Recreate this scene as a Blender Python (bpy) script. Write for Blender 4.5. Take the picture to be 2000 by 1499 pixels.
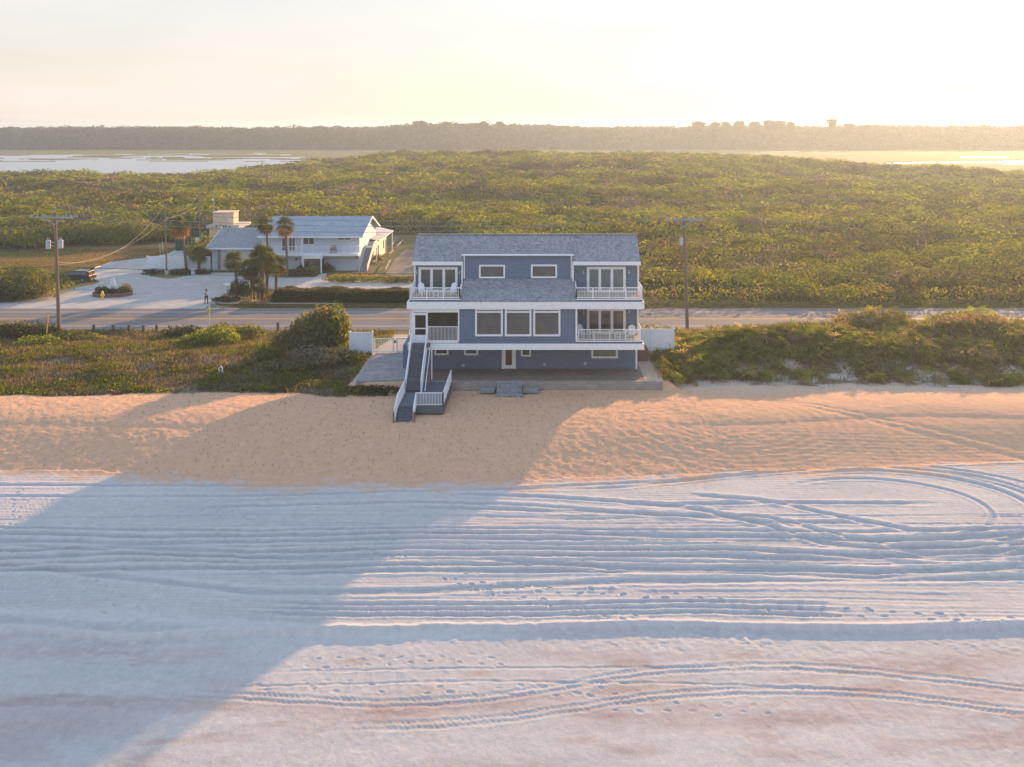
import bpy, bmesh, math, random
import numpy as np
from mathutils import Vector, Matrix
R = math.radians
scene = bpy.context.scene
for o in list(bpy.data.objects): bpy.data.objects.remove(o)
col = scene.collection
random.seed(7); rng = np.random.default_rng(11)

# ------------------------------------------------------------------ camera
CAM_H = 21.5; F = 1700.0; VX = 1050.0; VY = 248.0     # metres above the road; focal length in px of a 2000 px wide frame
cam_d = bpy.data.cameras.new("Camera"); cam = bpy.data.objects.new("Camera", cam_d); col.objects.link(cam)
cam.location = (0, 0, CAM_H); cam.rotation_euler = (R(90), 0, 0)
cam_d.sensor_width = 36; cam_d.lens = 36 * F / 2000
cam_d.shift_x = -(VX - 1000) / 2000; cam_d.shift_y = -(749.5 - VY) / 2000
cam_d.clip_start = 0.5; cam_d.clip_end = 20000
scene.camera = cam

# ------------------------------------------------------------------ sky, sun, exposure
SUN_AZ = 30.5; SUN_EL = 12.5
w = bpy.data.worlds.new("World"); scene.world = w; w.use_nodes = True
nt = w.node_tree; nt.nodes.clear()
out = nt.nodes.new("ShaderNodeOutputWorld"); bg = nt.nodes.new("ShaderNodeBackground")
sky = nt.nodes.new("ShaderNodeTexSky"); sky.sky_type = 'NISHITA'; sky.sun_disc = False
sky.sun_elevation = R(SUN_EL); sky.sun_rotation = R(SUN_AZ)
sky.air_density = 1.0; sky.dust_density = 1.2; sky.ozone_density = 1.2; sky.altitude = 20
# thin high cloud veil: pale, patchy, brighter where the sky behind it is bright
geo = nt.nodes.new("ShaderNodeTexCoord"); mp = nt.nodes.new("ShaderNodeMapping")
mp.inputs['Scale'].default_value = (1.6, 1.6, 9.0)
nz = nt.nodes.new("ShaderNodeTexNoise"); nz.inputs['Scale'].default_value = 1.7; nz.inputs['Detail'].default_value = 7; nz.inputs['Roughness'].default_value = .55
cr = nt.nodes.new("ShaderNodeValToRGB"); cr.color_ramp.elements[0].position = .35; cr.color_ramp.elements[0].color = (.50, .50, .50, 1)
cr.color_ramp.elements[1].position = .72; cr.color_ramp.elements[1].color = (.84, .84, .84, 1)
mx = nt.nodes.new("ShaderNodeMixRGB"); mx.inputs['Color2'].default_value = (8.6, 7.9, 7.6, 1)
nt.links.new(geo.outputs['Generated'], mp.inputs['Vector']); nt.links.new(mp.outputs[0], nz.inputs['Vector'])
sz = nt.nodes.new("ShaderNodeSeparateXYZ"); nt.links.new(geo.outputs['Generated'], sz.inputs[0])
ez = nt.nodes.new("ShaderNodeMapRange"); ez.inputs['From Min'].default_value = .05; ez.inputs['From Max'].default_value = .65; ez.inputs['To Min'].default_value = 1.25; ez.inputs['To Max'].default_value = 1.0
nt.links.new(sz.outputs['Z'], ez.inputs[0])
mu = nt.nodes.new("ShaderNodeMath"); mu.operation = 'MULTIPLY'; mu.use_clamp = True; nt.links.new(cr.outputs['Color'], mu.inputs[0]); nt.links.new(ez.outputs[0], mu.inputs[1])
vc = nt.nodes.new("ShaderNodeValToRGB"); vc.color_ramp.elements[0].position = .10; vc.color_ramp.elements[0].color = (.80, .74, .70, 1)
e0_ = vc.color_ramp.elements.new(0.0); e0_.color = (.78, .67, .60, 1); vc.color_ramp.elements[1].color = (.76, .71, .69, 1); vc.color_ramp.elements[1].position = .14
vc.color_ramp.elements[2].position = .55; vc.color_ramp.elements[2].color = (.64, .84, 1.18, 1); nt.links.new(sz.outputs['Z'], vc.inputs['Fac'])
vs_ = nt.nodes.new("ShaderNodeVectorMath"); vs_.operation = 'SCALE'; vs_.inputs['Scale'].default_value = 8.5; nt.links.new(vc.outputs['Color'], vs_.inputs[0]); nt.links.new(vs_.outputs[0], mx.inputs['Color2'])
nt.links.new(nz.outputs['Fac'], cr.inputs['Fac']); nt.links.new(mu.outputs[0], mx.inputs['Fac'])
nt.links.new(sky.outputs[0], mx.inputs['Color1']); nt.links.new(mx.outputs[0], bg.inputs['Color'])
bg.inputs['Strength'].default_value = 0.07
nt.links.new(bg.outputs[0], out.inputs['Surface'])

sl = bpy.data.lights.new("Sun", 'SUN'); so = bpy.data.objects.new("Sun", sl); col.objects.link(so)
sl.energy = 5.0; sl.angle = R(0.7); sl.color = (1.0, 0.58, 0.27)
sd = Vector((math.sin(R(SUN_AZ)) * math.cos(R(SUN_EL)), math.cos(R(SUN_AZ)) * math.cos(R(SUN_EL)), math.sin(R(SUN_EL))))
so.rotation_euler = sd.to_track_quat('Z', 'Y').to_euler(); so.location = (60, 100, 60)

scene.view_settings.view_transform = 'Standard'; scene.view_settings.look = 'None'
scene.view_settings.exposure = 1.14; scene.view_settings.gamma = 1.0
scene.render.engine = 'CYCLES'
try:
    scene.cycles.use_denoising = True; scene.cycles.max_bounces = 6; scene.cycles.transparent_max_bounces = 6
    scene.cycles.diffuse_bounces = 3; scene.cycles.glossy_bounces = 2; scene.cycles.volume_bounces = 0
except Exception: pass

# ------------------------------------------------------------------ helpers
def tag(o, label=None, cat=None, group=None, kind=None):
    if label: o['label'] = label
    if cat: o['category'] = cat
    if group: o['group'] = group
    if kind: o['kind'] = kind
    return o
def empty(name, loc, label, cat, rz=0, group=None):
    o = bpy.data.objects.new(name, None); col.objects.link(o); o.location = loc; o.rotation_euler = (0, 0, rz)
    return tag(o, label, cat, group)
def wx(px, D): return (px - VX) * D / F
def wz(py, D): return CAM_H - (py - VY) * D / F
def dz(py, z): return F * (CAM_H - z) / (py - VY)
def gp(px, py, z=0.0):
    D = dz(py, z); return wx(px, D), D

class MB:
    def __init__(s): s.v = []; s.f = []; s.mi = []
    def quadmesh(s, vs, fs, mi=0):
        b = len(s.v); s.v.extend(vs); s.f.extend([tuple(b + i for i in f) for f in fs]); s.mi.extend([mi] * len(fs)); return s
    def box(s, x0, x1, y0, y1, z0, z1, mi=0):
        return s.quadmesh([(x0,y0,z0),(x1,y0,z0),(x1,y1,z0),(x0,y1,z0),(x0,y0,z1),(x1,y0,z1),(x1,y1,z1),(x0,y1,z1)],
            [(0,3,2,1),(4,5,6,7),(0,1,5,4),(1,2,6,5),(2,3,7,6),(3,0,4,7)], mi)
    def bar(s, a, b, wd, ht, mi=0, up=(0,0,1)):
        a = Vector(a); b = Vector(b); d = b - a
        if d.length < 1e-6: return s
        d.normalize(); u = Vector(up)
        if abs(d.dot(u)) > .98: u = Vector((0, 1, 0))
        sd_ = d.cross(u).normalized(); uu = sd_.cross(d).normalized()
        sd_ = sd_ * wd / 2; uu = uu * ht / 2
        vs = []
        for p in (a, b):
            for q in (-sd_ - uu, sd_ - uu, sd_ + uu, -sd_ + uu): vs.append(tuple(p + q))
        return s.quadmesh(vs, [(0,1,2,3),(7,6,5,4),(0,4,5,1),(1,5,6,2),(2,6,7,3),(3,7,4,0)], mi)
    def tube(s, pts, rad, n=8, mi=0, cap=True):
        pts = [Vector(p) for p in pts]; m = len(pts)
        rs = rad if hasattr(rad, '__len__') else [rad] * m
        base = len(s.v); prev = None
        for i, p in enumerate(pts):
            d = (pts[min(i+1, m-1)] - pts[max(i-1, 0)]).normalized()
            u = Vector((0,0,1)) if abs(d.z) < .9 else Vector((0,1,0))
            a = d.cross(u).normalized(); b_ = a.cross(d).normalized()
            if prev and a.dot(prev) < 0: a = -a; b_ = -b_
            prev = a
            for k in range(n):
                t = 2 * math.pi * k / n; s.v.append(tuple(p + (a * math.cos(t) + b_ * math.sin(t)) * rs[i]))
        for i in range(m - 1):
            for k in range(n):
                k2 = (k + 1) % n
                s.f.append((base+i*n+k, base+i*n+k2, base+(i+1)*n+k2, base+(i+1)*n+k)); s.mi.append(mi)
        if cap:
            s.f.append(tuple(base + k for k in range(n))[::-1]); s.mi.append(mi)
            s.f.append(tuple(base + (m-1)*n + k for k in range(n))); s.mi.append(mi)
        return s
    def prism(s, poly, axis, a0, a1, mi=0):       # poly of 2-D points extruded along axis ('x','y','z')
        n = len(poly); vs = []
        for a in (a0, a1):
            for p, q in poly:
                vs.append({'x': (a, p, q), 'y': (p, a, q), 'z': (p, q, a)}[axis])
        fs = [tuple(range(n))[::-1], tuple(range(n, 2*n))] + [(i, (i+1) % n, n + (i+1) % n, n + i) for i in range(n)]
        return s.quadmesh(vs, fs, mi)
    def lathe(s, prof, cx, cy, z, n=16, mi=0):
        base = len(s.v); m = len(prof)
        for r, h in prof:
            for k in range(n):
                t = 2*math.pi*k/n; s.v.append((cx + r*math.cos(t), cy + r*math.sin(t), z + h))
        for i in range(m-1):
            for k in range(n):
                k2 = (k+1) % n; s.f.append((base+i*n+k, base+i*n+k2, base+(i+1)*n+k2, base+(i+1)*n+k)); s.mi.append(mi)
        s.f.append(tuple(base+k for k in range(n))[::-1]); s.mi.append(mi)
        s.f.append(tuple(base+(m-1)*n+k for k in range(n))); s.mi.append(mi)
        return s
    def build_each(s, name, mats, parent=None, bevel=0, fn=None):
        # every separate piece becomes an object of its own
        n = len(s.v); p = list(range(n))
        def find(a):
            while p[a] != a: p[a] = p[p[a]]; a = p[a]
            return a
        for f in s.f:
            r = find(f[0])
            for i in f[1:]: p[find(i)] = r
        gr = {}
        for f in s.f: gr.setdefault(find(f[0]), []).append(f)
        out = []
        for fs in gr.values():
            ids = sorted({i for f in fs for i in f}); mp_ = {i: k for k, i in enumerate(ids)}
            m = MB(); m.v = [s.v[i] for i in ids]; m.f = [tuple(mp_[i] for i in f) for f in fs]; m.mi = [0]*len(fs)
            out.append(fn(m, name, mats) if fn else m.build(name, mats, parent, bevel))
        return out
    def build(s, name, mats, parent=None, bevel=0, smooth=False):
        me = bpy.data.meshes.new(name); me.from_pydata(s.v, [], s.f)
        mats = mats if isinstance(mats, (list, tuple)) else [mats]
        for m_ in mats: me.materials.append(m_)
        if len(mats) > 1: me.polygons.foreach_set('material_index', s.mi)
        bm = bmesh.new(); bm.from_mesh(me); bmesh.ops.recalc_face_normals(bm, faces=bm.faces); bm.to_mesh(me); bm.free()
        if smooth: me.polygons.foreach_set('use_smooth', [True] * len(me.polygons))
        me.update(); o = bpy.data.objects.new(name, me); col.objects.link(o)
        if parent is not None:
            o.parent = parent
        if bevel:
            b_ = o.modifiers.new("Bevel", 'BEVEL'); b_.width = bevel; b_.segments = 1; b_.limit_method = 'ANGLE'
        return o

def np_mesh(name, V, Q, mat, colr=None, parent=None, smooth=False):
    """V (n,3) float, Q (m,k) int faces with k corners, colr (n,3) per-vertex colour"""
    me = bpy.data.meshes.new(name); k = Q.shape[1]; m = len(Q)
    me.vertices.add(len(V)); me.vertices.foreach_set('co', np.ascontiguousarray(V, dtype=np.float32).ravel())
    me.loops.add(m * k); me.loops.foreach_set('vertex_index', np.ascontiguousarray(Q, dtype=np.int32).ravel())
    me.polygons.add(m); me.polygons.foreach_set('loop_start', np.arange(0, m*k, k, dtype=np.int32))
    try: me.polygons.foreach_set('loop_total', np.full(m, k, dtype=np.int32))
    except Exception: pass
    me.update(calc_edges=True)
    if smooth: me.polygons.foreach_set('use_smooth', np.ones(m, dtype=bool))
    if colr is not None:
        at = me.color_attributes.new('Col', 'FLOAT_COLOR', 'POINT')
        c4 = np.ones((len(V), 4), dtype=np.float32); c4[:, :3] = colr; at.data.foreach_set('color', c4.ravel())
    me.materials.append(mat)
    o = bpy.data.objects.new(name, me); col.objects.link(o)
    if parent is not None: o.parent = parent
    return o

def hash2(ix, iy, seed):
    n = (ix.astype(np.int64) * 374761393 + iy.astype(np.int64) * 668265263 + seed * 982451653) & 0x7fffffff
    n = ((n ^ (n >> 13)) * 1274126177) & 0x7fffffff
    return ((n ^ (n >> 16)) & 0xffff) / 65535.0
def vnoise(x, y, seed=0):
    x0 = np.floor(x); y0 = np.floor(y); fx = x - x0; fy = y - y0
    fx = fx*fx*(3-2*fx); fy = fy*fy*(3-2*fy); x0 = x0.astype(np.int64); y0 = y0.astype(np.int64)
    a = hash2(x0, y0, seed); b = hash2(x0+1, y0, seed); c = hash2(x0, y0+1, seed); d = hash2(x0+1, y0+1, seed)
    return (a*(1-fx)+b*fx)*(1-fy) + (c*(1-fx)+d*fx)*fy
def fbm(x, y, seed=0, oct=4, g=.5):
    s = 0; a = 1; t = 0
    for i in range(oct):
        s = s + a * vnoise(x * 2**i + 17.3*i, y * 2**i - 9.1*i, seed + i); t += a; a *= g
    return s / t
def sst(e0, e1, x):
    t = np.clip((x - e0) / (e1 - e0), 0, 1); return t*t*(3-2*t)

# ------------------------------------------------------------------ materials
MATS = {}
def mat(name, base, rough=.7, spec=.3, metal=0, noise=0, nscale=8, bump=0, bscale=40, col2=None, stretch=None, detail=4):
    if name in MATS: return MATS[name]
    m = bpy.data.materials.new(name); m.use_nodes = True; t = m.node_tree; b = t.nodes['Principled BSDF']
    b.inputs['Roughness'].default_value = rough; b.inputs['Metallic'].default_value = metal
    b.inputs['Specular IOR Level'].default_value = spec; b.inputs['Base Color'].default_value = (*base, 1)
    tc = t.nodes.new('ShaderNodeTexCoord'); src = tc.outputs['Object']
    if stretch:
        mpn = t.nodes.new('ShaderNodeMapping'); mpn.inputs['Scale'].default_value = stretch
        t.links.new(src, mpn.inputs['Vector']); src = mpn.outputs[0]
    if noise or col2:
        n = t.nodes.new('ShaderNodeTexNoise'); n.inputs['Scale'].default_value = nscale; n.inputs['Detail'].default_value = detail
        n.inputs['Roughness'].default_value = .65; t.links.new(src, n.inputs['Vector'])
        r = t.nodes.new('ShaderNodeValToRGB'); c2 = col2 or tuple(min(1, c * (1 + noise)) for c in base)
        c1 = base if col2 else tuple(c * (1 - noise) for c in base)
        r.color_ramp.elements[0].position = .33; r.color_ramp.elements[0].color = (*c1, 1)
        r.color_ramp.elements[1].position = .67; r.color_ramp.elements[1].color = (*c2, 1)
        t.links.new(n.outputs['Fac'], r.inputs['Fac']); t.links.new(r.outputs['Color'], b.inputs['Base Color'])
    if bump:
        n2 = t.nodes.new('ShaderNodeTexNoise'); n2.inputs['Scale'].default_value = bscale; n2.inputs['Detail'].default_value = 3
        t.links.new(src, n2.inputs['Vector'])
        bp = t.nodes.new('ShaderNodeBump'); bp.inputs['Strength'].default_value = bump; bp.inputs['Distance'].default_value = .03
        t.links.new(n2.outputs['Fac'], bp.inputs['Height']); t.links.new(bp.outputs[0], b.inputs['Normal'])
    MATS[name] = m; return m

def siding(name, base, pitch=.15):
    m = bpy.data.materials.new(name); m.use_nodes = True; t = m.node_tree; b = t.nodes['Principled BSDF']
    b.inputs['Roughness'].default_value = .55; b.inputs['Specular IOR Level'].default_value = .3
    tc = t.nodes.new('ShaderNodeTexCoord'); sp = t.nodes.new('ShaderNodeSeparateXYZ'); t.links.new(tc.outputs['Object'], sp.inputs[0])
    d = t.nodes.new('ShaderNodeMath'); d.operation = 'DIVIDE'; d.inputs[1].default_value = pitch
    fr = t.nodes.new('ShaderNodeMath'); fr.operation = 'FRACT'
    t.links.new(sp.outputs['Z'], d.inputs[0]); t.links.new(d.outputs[0], fr.inputs[0])
    inv = t.nodes.new('ShaderNodeMath'); inv.operation = 'SUBTRACT'; inv.inputs[0].default_value = 1; t.links.new(fr.outputs[0], inv.inputs[1])
    bp = t.nodes.new('ShaderNodeBump'); bp.inputs['Strength'].default_value = .9; bp.inputs['Distance'].default_value = .02
    t.links.new(inv.outputs[0], bp.inputs['Height']); t.links.new(bp.outputs[0], b.inputs['Normal'])
    n = t.nodes.new('ShaderNodeTexNoise'); n.inputs['Scale'].default_value = 2.2; n.inputs['Detail'].default_value = 6
    mp_ = t.nodes.new('ShaderNodeMapping'); mp_.inputs['Scale'].default_value = (1, 1, 4); t.links.new(tc.outputs['Object'], mp_.inputs[0]); t.links.new(mp_.outputs[0], n.inputs['Vector'])
    r = t.nodes.new('ShaderNodeValToRGB'); r.color_ramp.elements[0].position = .3; r.color_ramp.elements[1].position = .7
    r.color_ramp.elements[0].color = (*[c*.88 for c in base], 1); r.color_ramp.elements[1].color = (*[c*1.1 for c in base], 1)
    t.links.new(n.outputs['Fac'], r.inputs['Fac']); t.links.new(r.outputs[0], b.inputs['Base Color'])
    MATS[name] = m; return m

def shingles(name, cols, sx=.28, sy=.14):
    """asphalt shingle tabs: cells of a brick grid each with a colour of its own"""
    m = bpy.data.materials.new(name); m.use_nodes = True; t = m.node_tree; b = t.nodes['Principled BSDF']
    b.inputs['Roughness'].default_value = .9; b.inputs['Specular IOR Level'].default_value = .15
    tc = t.nodes.new('ShaderNodeTexCoord'); mp_ = t.nodes.new('ShaderNodeMapping'); mp_.inputs['Scale'].default_value = (1/sx, 1/sy, 1/sy*.6)
    t.links.new(tc.outputs['Object'], mp_.inputs[0])
    vo = t.nodes.new('ShaderNodeTexVoronoi'); vo.inputs['Scale'].default_value = 1; t.links.new(mp_.outputs[0], vo.inputs['Vector'])
    sp = t.nodes.new('ShaderNodeSeparateColor'); t.links.new(vo.outputs['Color'], sp.inputs[0])
    r = t.nodes.new('ShaderNodeValToRGB'); r.color_ramp.interpolation = 'LINEAR'
    el = r.color_ramp.elements
    el[0].position = 0; el[0].color = (*cols[0], 1); el[1].position = 1; el[1].color = (*cols[-1], 1)
    for i, c in enumerate(cols[1:-1]):
        e = el.new((i+1)/(len(cols)-1)); e.color = (*c, 1)
    t.links.new(sp.outputs[0], r.inputs['Fac'])
    n = t.nodes.new('ShaderNodeTexNoise'); n.inputs['Scale'].default_value = .8; n.inputs['Detail'].default_value = 3; t.links.new(tc.outputs['Object'], n.inputs['Vector'])
    mr = t.nodes.new('ShaderNodeMapRange'); mr.inputs['To Min'].default_value = .8; mr.inputs['To Max'].default_value = 1.2; t.links.new(n.outputs['Fac'], mr.inputs[0])
    vm = t.nodes.new('ShaderNodeVectorMath'); vm.operation = 'SCALE'; t.links.new(r.outputs[0], vm.inputs[0]); t.links.new(mr.outputs[0], vm.inputs['Scale'])
    t.links.new(vm.outputs[0], b.inputs['Base Color'])
    bp = t.nodes.new('ShaderNodeBump'); bp.inputs['Strength'].default_value = .5; bp.inputs['Distance'].default_value = .02
    t.links.new(sp.outputs[1], bp.inputs['Height']); t.links.new(bp.outputs[0], b.inputs['Normal'])
    MATS[name] = m; return m

def attr_mat(name, rough=.9, spec=.1, bump=.4, bscale=12, bdist=.05, nvar=.15, nscale=3, coat=0):
    m = bpy.data.materials.new(name); m.use_nodes = True; t = m.node_tree; b = t.nodes['Principled BSDF']
    b.inputs['Roughness'].default_value = rough; b.inputs['Specular IOR Level'].default_value = spec
    a = t.nodes.new('ShaderNodeAttribute'); a.attribute_name = 'Col'
    tc = t.nodes.new('ShaderNodeTexCoord'); n = t.nodes.new('ShaderNodeTexNoise'); n.inputs['Scale'].default_value = nscale; n.inputs['Detail'].default_value = 8
    n.inputs['Roughness'].default_value = .7
    t.links.new(tc.outputs['Object'], n.inputs['Vector'])
    mr = t.nodes.new('ShaderNodeMapRange'); mr.inputs['From Min'].default_value = .3; mr.inputs['From Max'].default_value = .7
    mr.inputs['To Min'].default_value = 1-nvar; mr.inputs['To Max'].default_value = 1+nvar; t.links.new(n.outputs['Fac'], mr.inputs[0])
    vm = t.nodes.new('ShaderNodeVectorMath'); vm.operation = 'SCALE'; t.links.new(a.outputs['Color'], vm.inputs[0]); t.links.new(mr.outputs[0], vm.inputs['Scale'])
    n3 = t.nodes.new('ShaderNodeTexNoise'); n3.inputs['Scale'].default_value = 22; n3.inputs['Detail'].default_value = 4; n3.inputs['Roughness'].default_value = .8
    t.links.new(tc.outputs['Object'], n3.inputs['Vector'])
    mr3 = t.nodes.new('ShaderNodeMapRange'); mr3.inputs['From Min'].default_value = .3; mr3.inputs['From Max'].default_value = .7
    mr3.inputs['To Min'].default_value = .84; mr3.inputs['To Max'].default_value = 1.16; t.links.new(n3.outputs['Fac'], mr3.inputs[0])
    vm3 = t.nodes.new('ShaderNodeVectorMath'); vm3.operation = 'SCALE'; t.links.new(vm.outputs[0], vm3.inputs[0]); t.links.new(mr3.outputs[0], vm3.inputs['Scale'])
    t.links.new(vm3.outputs[0], b.inputs['Base Color'])
    if bump:
        n2 = t.nodes.new('ShaderNodeTexNoise'); n2.inputs['Scale'].default_value = bscale; n2.inputs['Detail'].default_value = 5
        t.links.new(tc.outputs['Object'], n2.inputs['Vector'])
        bp = t.nodes.new('ShaderNodeBump'); bp.inputs['Strength'].default_value = bump; bp.inputs['Distance'].default_value = bdist
        t.links.new(n2.outputs['Fac'], bp.inputs['Height']); t.links.new(bp.outputs[0], b.inputs['Normal'])
    MATS[name] = m; return m

def leaf_mat(name, trans=.46, boost=1.75):
    m = bpy.data.materials.new(name); m.use_nodes = True; t = m.node_tree; t.nodes.clear()
    o = t.nodes.new('ShaderNodeOutputMaterial'); a = t.nodes.new('ShaderNodeAttribute'); a.attribute_name = 'Col'
    d = t.nodes.new('ShaderNodeBsdfDiffuse'); tr = t.nodes.new('ShaderNodeBsdfTranslucent'); mx_ = t.nodes.new('ShaderNodeMixShader')
    mx_.inputs[0].default_value = trans
    vm = t.nodes.new('ShaderNodeVectorMath'); vm.operation = 'MULTIPLY'; vm.inputs[1].default_value = (1.15*boost, 1.1*boost, .55*boost)
    t.links.new(a.outputs['Color'], d.inputs['Color']); t.links.new(a.outputs['Color'], vm.inputs[0]); t.links.new(vm.outputs[0], tr.inputs['Color'])
    t.links.new(d.outputs[0], mx_.inputs[1]); t.links.new(tr.outputs[0], mx_.inputs[2]); t.links.new(mx_.outputs[0], o.inputs['Surface'])
    MATS[name] = m; return m

def brickmat(name, c1, c2, mortar, w=.4, h=.2, rough=.85):
    m = bpy.data.materials.new(name); m.use_nodes = True; t = m.node_tree; b = t.nodes['Principled BSDF']; b.inputs['Roughness'].default_value = rough
    b.inputs['Specular IOR Level'].default_value = .2
    tc = t.nodes.new('ShaderNodeTexCoord'); mp_ = t.nodes.new('ShaderNodeMapping'); t.links.new(tc.outputs['Object'], mp_.inputs[0])
    br = t.nodes.new('ShaderNodeTexBrick'); br.inputs['Color1'].default_value = (*c1, 1); br.inputs['Color2'].default_value = (*c2, 1); br.inputs['Mortar'].default_value = (*mortar, 1)
    br.inputs['Scale'].default_value = 1; br.inputs['Brick Width'].default_value = w; br.inputs['Row Height'].default_value = h; br.inputs['Mortar Size'].default_value = .012
    t.links.new(mp_.outputs[0], br.inputs['Vector'])
    n = t.nodes.new('ShaderNodeTexNoise'); n.inputs['Scale'].default_value = 1.3; n.inputs['Detail'].default_value = 6; t.links.new(tc.outputs['Object'], n.inputs['Vector'])
    mr = t.nodes.new('ShaderNodeMapRange'); mr.inputs['To Min'].default_value = .65; mr.inputs['To Max'].default_value = 1.3; t.links.new(n.outputs['Fac'], mr.inputs[0])
    vm = t.nodes.new('ShaderNodeVectorMath'); vm.operation = 'SCALE'; t.links.new(br.outputs[0], vm.inputs[0]); t.links.new(mr.outputs[0], vm.inputs['Scale'])
    t.links.new(vm.outputs[0], b.inputs['Base Color']); MATS[name] = m
    if name.endswith('wall'): mp_.inputs['Rotation'].default_value = (R(90), 0, 0)
    return m

M_BLUE = siding('blue_siding', (.112, .165, .25))
M_PALE = siding('pale_siding', (.50, .58, .68), .2)
M_CREAM = siding('cream_siding', (.62, .58, .50), .2)
M_WHITE = mat('white_paint', (.74, .77, .80), .5, .35, noise=.05, nscale=3)
M_VINYL = mat('white_vinyl', (.70, .76, .82), .45, .35, noise=.04, nscale=2)
M_DECK = mat('grey_decking', (.11, .125, .15), .75, .2, noise=.25, nscale=6, stretch=(1, 8, 1), bump=.3)
M_DECKWARM = mat('tan_decking', (.36, .26, .20), .75, .2, noise=.2, nscale=6, stretch=(8, 1, 1))
M_SHING = shingles('asphalt_shingles', [(.15,.17,.20),(.21,.235,.265),(.26,.28,.305),(.33,.325,.32),(.18,.21,.245)], .14, .11)
M_SHING2 = shingles('pale_shingles', [(.22,.27,.33),(.30,.35,.40),(.26,.31,.37)], .4, .2)
M_GLASS = mat('dark_glass', (.06, .075, .09), .06, .6, noise=.25, nscale=1.1)
M_GLASSG = mat('blind_glass', (.10, .16, .17), .12, .5, noise=.15, nscale=20, stretch=(1, 1, .05))
M_SCREEN = mat('insect_screen', (.035, .03, .028), .8, .1, noise=.3, nscale=1.5)
M_PATIO = brickmat('patio_pavers', (.25,.17,.13), (.17,.15,.14), (.14,.13,.12), .35, .35)
M_PAVER = brickmat('pale_pavers', (.34,.33,.33), (.27,.26,.27), (.22,.21,.21), .3, .3)
M_BLOCK = brickmat('block_wall', (.34,.31,.28), (.27,.25,.24), (.2,.19,.18), .45, .2)
M_BRICK = brickmat('brick_wall', (.20,.09,.06), (.15,.075,.055), (.2,.17,.15), .22, .08)
M_STONE = mat('grey_stone', (.22, .24, .26), .85, .2, noise=.3, nscale=4, bump=.5, bscale=10)
M_WOOD = mat('weathered_wood', (.16, .125, .10), .9, .1, noise=.35, nscale=5, stretch=(6, 6, .6), bump=.5, bscale=20)
M_POLE = mat('pole_wood', (.20, .155, .12), .9, .1, noise=.3, nscale=4, stretch=(8, 8, .4), bump=.4, bscale=20)
M_GREYMET = mat('grey_metal', (.42, .46, .50), .5, .4, noise=.08)
M_ARM = mat('grey_arm', (.26, .30, .33), .7, .3, noise=.1)
M_BLACK = mat('black', (.02, .02, .022), .6, .3)
M_WIRE = mat('cable', (.05, .05, .05), .7, .2)
M_WIREP = mat('bright_cable', (.32, .29, .23), .5, .4)
M_YEL = mat('yellow_paint', (.75, .50, .05), .5, .4, noise=.08)
M_SIGNY = mat('sign_yellow', (.90, .80, .10), .4, .4)
M_ORG = mat('orange_plastic', (.85, .33, .03), .5, .4)
M_CONC = mat('concrete', (.46, .44, .41), .9, .15, noise=.15, nscale=3)
M_STUCCO = mat('cream_stucco', (.62, .50, .38), .9, .1, noise=.12, nscale=2.5)
M_LEAF = leaf_mat('leaf')
M_LEAFD = leaf_mat('dry_leaf', .3, 1.2)
M_TRUNK = mat('palm_trunk', (.15, .115, .09), .95, .1, noise=.4, nscale=6, stretch=(2, 2, 9), bump=.8, bscale=14)
M_BARK = mat('bark', (.12, .10, .085), .95, .1, noise=.3, nscale=6)
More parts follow.
